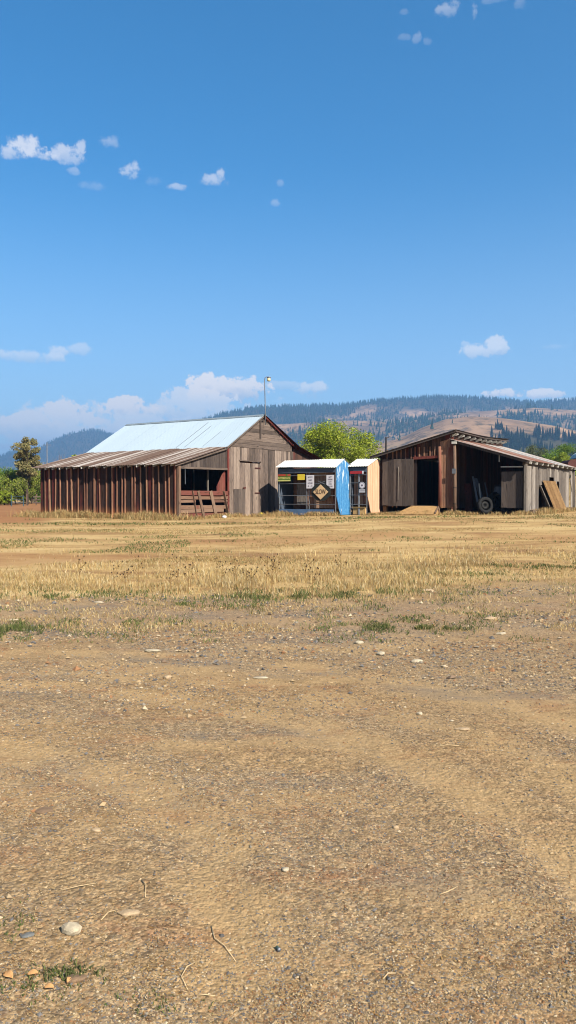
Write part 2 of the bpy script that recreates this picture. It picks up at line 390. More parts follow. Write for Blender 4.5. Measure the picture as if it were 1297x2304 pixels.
def axis(*segs):
    out = []
    for a, b, st in segs: out += list(np.arange(a, b, st))
    return np.array(out + [segs[-1][1]])
def bare(x, y):
    e = lambda cx, cy, sx, sy: np.exp(-(((x-cx)/sx)**2 + ((y-cy)/sy)**2))
    b = 1.1*e(-6.2, 18.6, 3.4, 2.2) + .8*e(-1.5, 23.5, 3.5, 1.6) + .9*e(8.2, 23.5, 2.2, 1.8) + .8*e(3.0, 25, 2.4, 1.4) + .6*e(-9, 25, 3, 2) + .6*e(5.5, 31, 3.5, 1.6)
    return sst(.42, .72, np.clip(b, 0, 1.1)*.62 + .75*(fbm(x*.55, y*.7, 44, 4) - .22))
ys = axis((-12, 0, 1), (0, 15, .1), (15, 60, .5), (60, 110, 2), (110, 600, 35), (600, 8600, 1000))
xp = axis((0, 7, .1), (7, 32, .5), (32, 100, 4), (100, 700, 60), (700, 5700, 1000))
xs = np.concatenate([-xp[::-1][:-1], xp])
X, Y = np.meshgrid(xs, ys); Z = gh(X, Y)
grassy = sst(-.9, 1.1, Y - edge_y(X) + 2.2 * (fbm(X * 1.3, Y * 1.3, 31, 3) - .5))
# bare brown field beyond the barn on the left
fld = sst(0, 1.6, -(X + 9.6) - (Y - 30) * .16 + 1.0 * (fbm(X * .6, Y * .6, 9, 2) - .5)) * sst(31, 35, Y) * (1 - sst(105, 125, Y))
nr, nc = X.shape; idx = np.arange(nr * nc).reshape(nr, nc)
Fa = np.stack([idx[:-1, :-1], idx[:-1, 1:], idx[1:, 1:], idx[1:, :-1]], -1).reshape(-1, 4)
fld = np.maximum(fld, .55*bare(X, Y)*sst(13.5, 15.5, Y)*(1-sst(36, 38, Y)))
ground = npmesh('ground', np.stack([X, Y, Z], -1).reshape(-1, 3), Fa, M['ground'], smooth=True, attr={'grassy': grassy.ravel(), 'field': fld.ravel()})
tag(ground, kind='structure')

# ------------------------------------------------------------------ gravel, litter, grass
def frame_pts(n, y0, y1, seed, xm=.40, p=1.0):
    g = np.random.default_rng(seed)
    # uniform over the picture rows between the two distances, i.e. denser near by
    a, b = 1 / y1, 1 / y0; t = a + (b - a) * g.random(n) ** p; y = 1 / t
    x = (g.random(n) * 2 - 1) * (xm * y + .25)
    return x, y, g
def chips(n):
    x, y, g = frame_pts(n, 1.9, 13.5, 5)
    keep = (g.random(n) < .22 + 1.5 * sst(.42, .62, fbm(x * .5 + 3, y * 1.0, 41, 4))) & (y < edge_y(x) + .5)
    x = x[keep]; y = y[keep]; n = len(x)
    s = np.maximum(.0022, y * .0007 + .0006*np.clip(y-5,0,6)) * np.exp(g.normal(0, .42, n)); s = np.minimum(s, .035)
    base = np.array([[1, 0, 0], [0, 1, 0], [-1, 0, 0], [0, -1, 0], [0, 0, .75], [0, 0, -.6]], float)
    V = base[None] * s[:, None, None] * (1 + .5 * (g.random((n, 6, 3)) - .5))
    V[:, :, 0] *= (1 + .6 * g.random(n))[:, None]
    V += (g.random((n, 6, 3)) - .5) * s[:, None, None] * .6
    a = g.random(n) * 6.283; ca, sa = np.cos(a)[:, None], np.sin(a)[:, None]
    vx = V[:, :, 0] * ca - V[:, :, 1] * sa; vy = V[:, :, 0] * sa + V[:, :, 1] * ca
    V[:, :, 0] = vx + x[:, None]; V[:, :, 1] = vy + y[:, None]; V[:, :, 2] += (gh(x, y) + s * .28)[:, None]
    f = np.array([[0, 1, 4], [1, 2, 4], [2, 3, 4], [3, 0, 4], [1, 0, 5], [2, 1, 5], [3, 2, 5], [0, 3, 5]])
    Fa = (f[None] + (np.arange(n) * 6)[:, None, None]).reshape(-1, 3)
    return npmesh('gravel', V.reshape(-1, 3), Fa, M['gravel'])
tag(chips(130000), 'loose grey and tan gravel chips over the dirt yard', 'gravel', kind='stuff')

def blades(name, x, y, hgt, wid, mat, g, lean=.5, flat=False, segs=2):
    n = len(x); a = g.random(n) * 6.283; dx, dy = np.cos(a), np.sin(a)
    z = gh(x, y); b = g.random(n) * 6.283; lx = np.cos(b) * hgt * lean * g.random(n); ly = np.sin(b) * hgt * lean * g.random(n)
    V = np.zeros((n, 5, 3)); px, py = dx * wid / 2, dy * wid / 2
    V[:, 0] = np.stack([x - px, y - py, z - .004], -1); V[:, 1] = np.stack([x + px, y + py, z - .004], -1)
    V[:, 2] = np.stack([x + px * .8 + lx * .35, y + py * .8 + ly * .35, z + hgt * .55], -1)
    V[:, 3] = np.stack([x - px * .8 + lx * .35, y - py * .8 + ly * .35, z + hgt * .55], -1)
    V[:, 4] = np.stack([x + lx, y + ly, z + hgt * (1 - lean * .25)], -1)
    q = np.array([[0, 1, 2], [0, 2, 3], [3, 2, 4]])
    Fa = (q[None] + (np.arange(n) * 5)[:, None, None]).reshape(-1, 3)
    return npmesh(name, V.reshape(-1, 3), Fa, mat)

BU = (-13.9, 17.6)
def outside_buildings(x, y):
    ok = np.ones(len(x), bool)
    c, s_ = .545, .838
    for ox, oy, l0, l1, w0, w1 in ((-5.43, 38, .06, 13.5, .06, 10.1), (11.6, 38, .9, 10.2, .1, 8), (2.527, 40.6, .15, 1.6, 0, 3.65), (4.22, 41.1, .15, 2.2, 0, 1.0)):
        u = (x - ox) * c + (y - oy) * s_; w = -(x - ox) * s_ + (y - oy) * c
        ok &= ~((u > l0) & (u < l1) & (w > w0) & (w < w1))
    return ok
# tall straw band just past the gravel
x, y, g = frame_pts(150000, 11.2, 21, 15, .42)
d = y - edge_y(x) + .9*(fbm(x*2.2, y*2.2, 57, 3)-.5); dens = sst(-1.0, 2.2, d) * (1 - .82 * sst(3.4, 5.6, d + 1.6 * (fbm(x * .35, y * .35, 51, 3) - .5))) * (.06 + .94 * sst(.40, .60, fbm(x * .9, y * 1.5, 52, 4)))
dens *= 1 - .85 * bare(x, y) * sst(13.5, 15.5, y)
dens *= 1 - .55 * sst(2.2, 4.2, x) * sst(-1, 1, 3 - d)
k = g.random(len(x)) < dens; x, y, d = x[k], y[k], d[k]
h = (.04 + .15 * g.random(len(x)) ** 2.4) * (.5 + .8 * fbm(x * .9, y * .9, 53, 2)) * (.55 + .45 * sst(-.2, 1.2, d))
tag(blades('dry_grass', x, y, h, .004 + .0007 * y * g.random(len(x)), M['straw'], g, .8), 'tall straw coloured dry grass along the gravel edge', 'grass', kind='stuff')
x, y, g = frame_pts(26000, 9.2, 15.5, 35); k = (fbm(x*1.1, y*1.6, 87, 4) > .55 - .06*sst(1, 4, x)) & (y < edge_y(x) + .6); x, y = x[k], y[k]
tag(blades('sparse_straw', x, y, .02 + .07*g.random(len(x))**2, .004 + .0006*y*g.random(len(x)), M['straw'], g, 1.4), 'sparse dry straw tufts scattered on the gravel', 'grass', kind='stuff')
# mown stubble to the buildings
x, y, g = frame_pts(230000, 13, 46, 16, .42, 1.0)
d = y - edge_y(x); rows = fbm(x * .22, y * .62, 61, 5)
dens = sst(.3, 2.5, d) * (.04 + .96 * sst(.49, .60, rows))
dens *= 1 - .86 * bare(x, y)
k = (g.random(len(x)) < dens) & outside_buildings(x, y) & ~((x < -9.6 - (y - 30) * .16) & (y > 32)); x, y = x[k], y[k]
h = (.025 + .06 * g.random(len(x)) ** 2)
tag(blades('stubble', x, y, h, .005 + .0007 * y * g.random(len(x)), M['straw_short'], g, 1.6), 'short mown straw stubble over the field', 'grass', kind='stuff')
# weeds at the foot of the walls
xs_, ys_, hs_ = [], [], []
g = np.random.default_rng(17)
def foot(ax, ay, bx, by, n, hmin, hmax, spread=.35):
    t = g.random(n); xx = ax + (bx-ax)*t + g.normal(0, spread, n); yy = ay + (by-ay)*t - abs(g.normal(0, spread, n)) - .05
    cl = fbm(xx * 1.4, yy * 1.4, 71, 3); kk = cl > .42
    xs_.append(xx[kk]); ys_.append(yy[kk]); hs_.append((hmin + (hmax-hmin) * g.random(kk.sum())**2 * (cl[kk] * 1.8)))
foot(-13.9, 43.3, -5.5, 37.8, 26000, .08, .5, .6); foot(-5.4, 37.8, -3.2, 41.0, 2500, .05, .3, .2); foot(-3.4, 41.2, 1.5, 42, 4000, .05, .32)
foot(2.4, 40.5, -.6, 42.5, 3500, .05, .38, .2); foot(4.2, 40.8, 5.6, 41.6, 1800, .05, .25, .2); foot(5.6, 41.4, 8.3, 39.9, 3500, .05, .3, .3)
foot(8.3, 39.6, 11.6, 37.9, 5000, .05, .3, .3); foot(11.7, 37.8, 17.0, 46, 8000, .05, .34, .3)
x = np.concatenate(xs_); y = np.concatenate(ys_); h = np.concatenate(hs_)
k = outside_buildings(x, y); x, y, h = x[k], y[k], h[k]
tag(blades('wall_foot_grass', x, y, h, np.full(len(x), .02), M['straw_short'], g, .8), 'dry grass tufts growing along the foot of the sheds', 'grass', kind='stuff')
# green weeds
xs_, ys_, hs_ = [], [], []
for px, py, Yd, rx, ry, n, hh in ((235, 1400, 0, .55, .25, 900, .05), (425, 1362, 0, .35, .15, 500, .06), (10, 1420, 0, .5, .5, 1500, .09), (80, 1430, 0, .5, .3, 500, .05),
        (350, 1405, 0, .4, .2, 350, .05), (240, 1430, 0, .3, .1, 250, .04), (865, 1412, 0, .75, .28, 1600, .06), (960, 1418, 0, .4, .2, 900, .07), (975, 1395, 0, .6, .4, 900, .06), (1080, 1385, 0, .6, .4, 500, .05),
        (760, 1335, 0, 1.2, .35, 1500, .12), (680, 1345, 0, 1.0, .3, 900, .1), (560, 1345, 0, 1.2, .3, 700, .1), (1040, 1290, 0, 1.5, .5, 1300, .08), (1240, 1275, 0, 1.6, .4, 1600, .09), (1180, 1330, 0, 1.2, .5, 700, .06),
        (90, 1345, 0, 1.0, .4, 1200, .1), (270, 1335, 0, 1.2, .3, 700, .09), (130, 2210, 0, .10, .06, 260, .025), (60, 2240, 0, .12, .08, 200, .02), (350, 2270, 0, .12, .05, 160, .02), (20, 2090, 0, .08, .12, 200, .02), (180, 2210, 0, .08, .05, 140, .025),
        (540, 1605, 0, .18, .08, 60, .02), (250, 1180, 0, 6, .8, 2500, .12), (880, 1165, 0, 4, 1.0, 1500, .12), (300, 1220, 0, 5, .5, 600, .08), (950, 1215, 0, 6, 1.2, 900, .08)):
    Yd = 1.6 * F / (py - HZ)
    for _ in range(8):
        Yd = (EYE - g1((px-CX)/F*Yd, Yd)) * F / (py - HZ)
    cx_, cy_ = (px-CX)/F*Yd, Yd; xx = cx_ + g.normal(0, rx*.6, n); yy = cy_ + g.normal(0, ry*.6, n)
    kk = (fbm(xx * 5, yy * 3.5, 81, 3) > .53) if cy_ > 4 else (fbm(xx * 30, yy * 30, 81, 3) > .5)
    kk &= (yy > 1.5); xs_.append(xx[kk]); ys_.append(yy[kk]); hs_.append(hh * (.3 + .9 * g.random(kk.sum())))
x, y, g2 = frame_pts(16000, 9, 17, 29); d = y - edge_y(x); k = (np.abs(d - .2) < 1.6) & (fbm(x*1.6, y*1.6, 84, 3) > .60); xs_.append(x[k]); ys_.append(y[k]); hs_.append(.03 + .09*g2.random(k.sum()))
x, y, g2 = frame_pts(9000, 8.5, 13.5, 31); k = (fbm(x*2.2, y*2.2, 86, 3) > .64) & (y < edge_y(x)); xs_.append(x[k]); ys_.append(y[k]); hs_.append(.02 + .05*g2.random(k.sum()))
x, y, g2 = frame_pts(30000, 20, 40, 30); k = (fbm(x*.5, y*.5, 85, 4) > .66) & outside_buildings(x, y); xs_.append(x[k]); ys_.append(y[k]); hs_.append(.03 + .07*g2.random(k.sum()))
x = np.concatenate(xs_); y = np.concatenate(ys_); h = np.concatenate(hs_); k = outside_buildings(x, y); x, y, h = x[k], y[k], h[k]
tag(blades('green_weeds', x, y, h, .0025 + .0007 * y, M['green_blade'], g, 1.6), 'low green weeds in patches on the gravel', 'weeds', kind='stuff')
# reddish ground weeds and straw litter
x, y, g = frame_pts(36000, 1.9, 14, 19)
k = (fbm(x * 1.1, y * 2.2, 91, 4) > .60 - .09 * np.exp(-((y - 8.0)/1.1)**2) - .05 * sst(9, 11, y)); x, y = x[k], y[k]
tag(blades('red_weeds', x, y, .004 + .0012 * y * g.random(len(x)), .0012 + .0007 * y, M['red_weed'], g, 2.4), 'tiny reddish brown dried weeds spread over the gravel', 'weeds', kind='stuff')
x, y, g = frame_pts(9000, 1.9, 15, 20); n = len(x)
k = fbm(x * .9 + 7, y * 1.5, 95, 3) > .47; x, y = x[k], y[k]; n = len(x)
L = (.006 + .002 * y) * np.exp(g.normal(0, .45, n)); W = .0012 + .00045 * y; a = g.random(n) * 6.283; z = gh(x, y) + .003 + .001 * y * g.random(n)
dx, dy = np.cos(a), np.sin(a); bend = (g.random(n) - .5) * L * .5
V = np.zeros((n, 6, 3))
for i, (t, bb) in enumerate(((-.5, 0), (0, 1), (.5, 0))):
    for j, sgn in enumerate((-1, 1)):
        V[:, i*2+j] = np.stack([x + dx*L*t - dy*(bend*bb + sgn*W/2), y + dy*L*t + dx*(bend*bb + sgn*W/2), z], -1)
q = np.array([[0, 1, 3, 2], [2, 3, 5, 4]]); Fa = (q[None] + (np.arange(n)*6)[:, None, None]).reshape(-1, 4)
tag(npmesh('straw_litter', V.reshape(-1, 3), Fa, M['litter']), 'scattered bits of straw lying on the yard', 'straw', kind='stuff')

# ------------------------------------------------------------------ planks
def planks(mb, o, u, n, u0, u1, zb, zt, w=.22, th=.025, gap=.008, op=(), jit=.012, rr=rnd, wj=.35):
    o = Vector(o); u = Vector(u); n = Vector(n); p = u0
    while p < u1 - .02:
        ww = min(w * (1 + wj * (rr.random() - .5)), u1 - p)
        if u1 - (p + ww) < .06: ww = u1 - p
        a, b = p + gap/2, p + ww - gap/2; d = rr.random() * jit; bj = rr.uniform(-.03, .03)
        segs = [(None, None)]; mid = (a+b)/2
        for (ua, ub, za, zc) in op:
            if ua < mid < ub:
                ns = []
                for s0, s1 in segs:
                    lo = zb(mid) if s0 is None else s0; hi = zt(mid) if s1 is None else s1
                    if za > lo + .03: ns.append((s0, min(za, hi)))
                    if zc < hi - .03: ns.append((max(zc, lo), s1))
                    if za <= lo and zc >= hi: pass
                segs = ns
        for s0, s1 in segs:
            q = []
            for dd in (d, d + th):
                q += [o + u*a + n*dd + Vector((0, 0, (zb(a)+bj if s0 is None else s0))), o + u*b + n*dd + Vector((0, 0, (zb(b)+bj if s0 is None else s0))),
                      o + u*b + n*dd + Vector((0, 0, (zt(b) if s1 is None else s1))), o + u*a + n*dd + Vector((0, 0, (zt(a) if s1 is None else s1)))]
            mb.hexa(q)
        p += ww
def hplanks(mb, o, u, n, z0, z1, ul, ur, w=.2, th=.025, gap=.008, jit=.012, rr=rnd):
    o = Vector(o); u = Vector(u); n = Vector(n); p = z0
    while p < z1 - .03:
        ww = min(w * (1 + .25*(rr.random()-.5)), z1-p); a, b = p+gap/2, p+ww-gap/2; d = rr.random()*jit; t1 = rr.uniform(-.006, .006)
        la, lb, ra, rb = ul(a), ul(b), ur(a), ur(b)
        if ra - la > .05:
            q = []
            for dd in (d, d+th):
                q += [o+u*la+n*dd+Vector((0, 0, a+t1)), o+u*ra+n*dd+Vector((0, 0, a-t1)), o+u*rb+n*dd+Vector((0, 0, b-t1)), o+u*lb+n*dd+Vector((0, 0, b+t1))]
            mb.hexa(q)
        p += ww
def sheets(mb, A, B, D, C, pitch=.076, amp=.009, width=.8, th=.002, rows=3, sag=0.0, rr=rnd, lift=.004, ragged=.03):
    """corrugated sheets from eave A-B up to D-C (A under D, B under C); waves vary along A->B"""
    A, B, C, D = map(Vector, (A, B, C, D)); n = (B-A).cross(D-A).normalized()
    if n.z < 0: n = -n
    Lw = (B-A).length; ns = max(1, round(Lw/width)); k = 0
    for i in range(ns):
        t0, t1 = i/ns, (i+1)/ns + (.04/Lw if i < ns-1 else 0); off = lift * (i % 2) + rr.random()*lift*.5
        nu = max(4, int((t1-t0)*Lw/pitch*6)); e0 = rr.uniform(-ragged, ragged)
        for side in (0, 1):
            b0 = len(mb.v)
            for j in range(rows+1):
                v = j/rows
                for q in range(nu+1):
                    t = t0 + (t1-t0)*q/nu; P0 = A.lerp(B, t); P1 = D.lerp(C, t); sl = (P0-P1).normalized()
                    P = P0.lerp(P1, v)
                    if j == 0: P = P + sl * e0
                    P = P + n * (off + amp*math.sin(2*math.pi*t*Lw/pitch) - side*th) + Vector((0, 0, -sag*math.sin(math.pi*v)*1.0))
                    mb.v.append(tuple(P))
            for j in range(rows):
                for q in range(nu):
                    a = b0 + j*(nu+1) + q; f = (a, a+1, a+nu+2, a+nu+1); mb.f.append(f if side == 0 else f[::-1])

def lett(name, body, size, mat, parent, loc, rot, width=None, ext=.002, bold=0.0):
    cu = bpy.data.curves.new(name, 'FONT'); cu.body = body; cu.size = size; cu.align_x = 'CENTER'; cu.align_y = 'CENTER'; cu.extrude = ext; cu.offset = bold
    t = bpy.data.objects.new(name, cu); COL.objects.link(t); bpy.context.view_layer.update()
    me = bpy.data.meshes.new_from_object(t.evaluated_get(bpy.context.evaluated_depsgraph_get()))
    COL.objects.unlink(t); bpy.data.objects.remove(t); me.name = name
    co = np.zeros(len(me.vertices)*3); me.vertices.foreach_get('co', co); co = co.reshape(-1, 3)
    if width: co[:, 0] *= width / (co[:, 0].max()-co[:, 0].min())
    me.vertices.foreach_set('co', co.ravel()); me.materials.clear(); me.materials.append(mat)
    o = bpy.data.objects.new(name, me); COL.objects.link(o); o.parent = parent; o.location = loc; o.rotation_euler = rot
    return o

UX = Vector((.545, .838, 0)).normalized(); TH = math.atan2(.838, .545)
EX, EY, EZ = Vector((1, 0, 0)), Vector((0, 1, 0)), Vector((0, 0, 1))

# ================================================================== BARN
C1 = (-5.43, 38.0, .55)
barn = empty('barn', C1, TH, label='big weathered wooden barn with pale metal roof and striped rusty lean-to roof', cat='barn')
def rake(X):
    if X < 4: return 2.75 + (3.81-2.75)*X/4
    if X < 7.25: return 3.81 + (5.71-3.81)*(X-4)/3.25
    if X < 10.4: return 5.71 - (5.71-4.2)*(X-7.25)/3.15
    return 4.2 - (4.2-3.5)*(X-10.4)/3.0
Lb = 10.1
mb = MB(); planks(mb, (0, 0, 0), EY, -EX, 0, Lb, lambda u: .02, lambda u: 2.70, .26, .022, .006, jit=.006)
w = mb.build('wall', M['brown_wood'], barn)
mb = MB(); u = .10
while u < Lb:
    lean = rnd.uniform(-.06, .06); wd = rnd.uniform(.04, .10); top = 2.68; bot = rnd.choice((0, .02, .05, .1, .18, .3)); pr = rnd.uniform(.035, .06)
    mb.hexa([Vector((-.03, u-wd/2+lean, bot)), Vector((-.03, u+wd/2+lean, bot)), Vector((-.03, u+wd/2, top)), Vector((-.03, u-wd/2, top)),
             Vector((-.03-pr, u-wd/2+lean, bot)), Vector((-.03-pr, u+wd/2+lean, bot)), Vector((-.03-pr, u+wd/2, top)), Vector((-.03-pr, u-wd/2, top))])
    u += rnd.choice((.22, .34, .38, .42, .46, .56))
mb.build('batten_strips', M['batten'], barn)
# gable end, vertical boards
mb = MB()
planks(mb, (0, 0, 0), EX, -EY, 0.05, 4.05, lambda u: 2.58, lambda u: rake(u) - .05, .24, .022, .007)
mb.build('lean_to_upper_wall', M['dark_grey_wood'], barn)
mb = MB()
top = lambda u: min(3.86, rake(u) - .04)
planks(mb, (0, 0, 0), EX, -EY, 4.05, 10.5, lambda u: .05 + .02*math.sin(u*3), top, .23, .024, .009, op=((5.12, 7.02, -1, 3.08),), jit=.02)
mb.build('gable_wall', M['grey_wood'], barn)
mb = MB()
def ulim(z): return 4 + (z-3.81)/(5.71-3.81)*3.25 if z > 3.81 else 4.0
def urim(z): return min(10.4, 7.25 + (5.71-z)/(5.71-4.2)*3.15)
hplanks(mb, (0, -.03, 0), EX, -EY, 3.84, 5.6, lambda z: ulim(z) + .1, lambda z: urim(z) - .1, .23, .024, .01, jit=.02)
mb.build('gable_boarding', M['grey_wood_h'], barn)
mb = MB(); planks(mb, (0, 0, 0), EX, -EY, 10.5, 13.3, lambda u: .1, lambda u: rake(u) - .05, .24, .022, .007)
mb.build('rear_lean_to_wall', M['red_brown'], barn)
mb = MB()
planks(mb, (0, Lb, 0), EX, EY, 0.02, 13.3, lambda u: .02, lambda u: rake(u) - .05, .3, .022, .0)
planks(mb, (13.3, 0, 0), EY, EX, 0, Lb, lambda u: .02, lambda u: 3.4, .3, .022, .0)
mb.build('rear_wall', M['red_brown'], barn)
mb = MB(); mb.box((6.7, 5.05, .03), (13.1, 9.9, .10)); mb.build('floor', M['dung'], barn)
# roofs
mb = MB(); sheets(mb, (3.62, -.2, 3.70), (3.62, Lb+.5, 3.70), (7.25, -.2, 5.79), (7.25, Lb+.5, 5.79), .12, .006, .9, lift=.004, rows=4)
mb.build('main_roof', M['tin'], barn)
mb = MB(); sheets(mb, (10.75, -.38, 4.12), (10.75, Lb+.5, 4.12), (7.25, -.2, 5.80), (7.25, Lb+.5, 5.80), .12, .010, .7, lift=.02, rows=4, ragged=.08)
mb.build('rear_roof', M['rust'], barn)
mb = MB(); sheets(mb, (-.38, -.26, 2.72), (-.38, Lb+.45, 2.72), (3.86, -.22, 3.80), (3.86, Lb+.45, 3.80), .15, .013, .66, lift=.014, rows=3, ragged=.06)
mb.build('lean_to_roof', M['tin_rust'], barn)
mb = MB(); sheets(mb, (13.7, -.45, 3.40), (13.7, Lb+.45, 3.40), (10.3, -.45, 4.22), (10.3, Lb+.45, 4.22), .12, .011, .7, lift=.015, rows=3, ragged=.08)
mb.build('rear_lean_to_roof', M['rust'], barn)
mb = MB()
for sx_, zz in ((-.2, 5.70), (.2, 5.715)): mb.hexa([Vector((7.25, -.22, 5.81)), Vector((7.25, Lb+.5, 5.81)), Vector((7.25+sx_, Lb+.5, zz)), Vector((7.25+sx_, -.22, zz)), Vector((7.25, -.22, 5.822)), Vector((7.25, Lb+.5, 5.822)), Vector((7.25+sx_, Lb+.5, zz+.012)), Vector((7.25+sx_, -.22, zz+.012))]); mb.build('ridge_cap', M['tin'], barn)
for yy, tt in ((1.6, .55), (2.9, .8), (3.5, .95)): mb = MB(); mb.beam((3.9, yy, 3.872), (3.9+3.0*tt, yy, 3.872+1.725*tt), .016, .008); mb.build('sheet_seam', M['steel'], barn)
for xa, za, xb, zb_ in ((-.36, 2.66, 3.8, 3.70), (3.7, 3.68, 7.2, 5.70), (7.3, 5.70, 10.6, 4.10), (10.4, 4.12, 13.6, 3.32)):
    mb = MB(); mb.beam((xa, -.15, za), (xb, -.15, zb_), .03, .12); mb.build('barge_board', M['grey_wood_h'] if xa < 7 else M['rust'], barn)
i = 0
for k in range(18):
    yy = .15 + k*.575
    if yy < Lb: mb = MB(); mb.beam((-.33, yy, 2.655), (.4, yy, 2.655+.185), .045, .09); mb.build('rafter_tail', M['white_wood'], barn)
for k in range(3): mb = MB(); mb.beam((7.25-.0, -.2, 5.62), (7.25, .0, 5.62), .06, .14) if k == 0 else None; (mb.build('ridge_beam', M['dark_grey_wood'], barn) if k == 0 else None)
for k in range(8):
    xx = 7.6 + k*.42; z = 5.66 - (xx-7.25)*.48
    if xx < 10.5: mb = MB(); mb.beam((xx, -.28, z-.03), (xx, .0, z-.03), .05, .06); mb.build('purlin', M['rust'], barn)
# posts and hay hood bracket
mb = MB(); mb.box((.03, -.06, 1.32), (.16, .14, 2.64)); mb.build('corner_post', M['post_wood'], barn)
mb = MB(); mb.box((4.02, -.055, 1.9), (.14, .05, 3.75)); mb.build('post', M['red_paint'], barn)
mb = MB(); mb.box((6.95, -.10, 4.95), (.09, .08, 1.0)); mb.beam((6.95, -.12, 5.42), (7.25, -.14, 5.5), .05, .05); mb.build('hay_hood_bracket', M['dark_grey_wood'], barn)
mb = MB(); mb.beam((.1, -.04, 2.56), (4.0, -.04, 2.60), .05, .10); mb.build('lintel', M['grey_wood_h'], barn)
mb = MB(); mb.tube([(.55, -.02, 2.54), (.56, -.02, 1.75)], [.015, .015], 6); mb.build('hanging_pipe', M['steel'], barn)
mb = MB(); mb.box((3.1, .6, 1.95), (.05, .08, 1.2)); mb.build('inner_post', M['silver_wood'], barn)
# red boards beside the opening
mb = MB(); q = lambda a, b, zl, zr: mb.hexa([Vector((a, .12, 1.3)), Vector((b, .12, 1.3)), Vector((b, .12, zr)), Vector((a, .12, zl)), Vector((a, .09, 1.3)), Vector((b, .09, 1.3)), Vector((b, .09, zr)), Vector((a, .09, zl))])
q(3.22, 3.42, 1.65, 1.95); q(3.43, 3.66, 1.95, 2.3); q(3.67, 3.95, 2.3, 2.56)
mb.build('red_boards', M['red_paint'], barn)
# manger front: horizontal boards with crooked uprights
mb = MB()
for z0, h_, x0, x1, t in ((1.20, .24, .12, 4.1, .0), (1.0, .17, .12, 3.3, -.02), (.99, .16, 3.25, 4.12, .02), (.83, .14, .12, 1.3, .01), (.83, .13, 2.6, 4.1, .01), (.52, .19, .12, 4.1, -.02), (.32, .18, .12, 3.6, .02), (.12, .18, .16, 4.1, .0)):
    mb.hexa([Vector((x0, -.05, z0)), Vector((x1, -.05, z0+t)), Vector((x1, -.05, z0+h_+t-.01)), Vector((x0, -.05, z0+h_-.01)), Vector((x0, -.08, z0)), Vector((x1, -.08, z0+t)), Vector((x1, -.08, z0+h_+t-.01)), Vector((x0, -.08, z0+h_-.01))])
mb.build('manger_boards', M['red_wood_h'], barn)
mb = MB()
for xt, xb_, ww in ((1.0, 1.35, .10), (1.45, 1.95, .17), (2.45, 2.95, .22), (3.5, 3.95, .20)):
    mb.beam((xt, -.115, 1.42), (xb_, -.115, .02), ww, .03, math.pi/2)
mb.build('manger_uprights', M['post_wood'], barn)
mb = MB(); planks(mb, (0, .02, 0), EX, -EY, 5.14, 7.0, lambda u: .06, lambda u: 3.0, .235, .024, .008, jit=.01)
door = mb.build('door', M['grey_wood'], barn)
for z in (1.35, 2.75): mb = MB(); mb.beam((6.5, -.045, z), (7.02, -.045, z), .012, .05); mb.build('hinge', M['truck_rust'], door)
mb = MB(); mb.box((5.45, -.09, 1.62), (.2, .03, .08)); mb.build('latch', M['truck_rust'], door)
mb = MB(); planks(mb, (0, -.045, 0), EX, -EY, 4.5, 5.55, lambda u: .05, lambda u: 1.55, .26, .02, .004, jit=.004); mb.build('patch_boards', M['dark_grey_wood'], barn)
mb = MB(); mb.beam((5.0, -.03, 3.11), (7.1, -.03, 3.11), .09, .05); mb.build('door_lintel', M['grey_wood_h'], barn)
# yard light on the gable
w0 = Vector(C1) + Matrix.Rotation(TH, 3, 'Z') @ Vector((7.2, -.26, 5.2))
yl = empty('yard_light', w0, 0, label='thin grey pole with cream lamp head standing above the barn gable peak', cat='yard light')
mb = MB(); mb.tube([(0, 0, 0), (0, 0, 1.0), (-.04, 0, 2.55), (-.01, 0, 2.68), (.08, 0, 2.72), (.16, 0, 2.70)], [.03, .028, .025, .022, .022, .022], 8); mb.build('pole', M['steel'], yl, True)
mb = MB(); mb.lathe([(.05, .0), (.11, .03), (.12, .08), (.07, .11)], 14, c=(.2, 0, 2.62)); mb.build('lamp_head', M['steel'], yl, True)
mb = MB(); mb.lathe([(.04, -.16), (.09, -.14), (.105, -.08), (.10, 0)], 14, c=(.2, 0, 2.62)); mb.build('lamp_shade', M['lamp_glass'], yl, True)

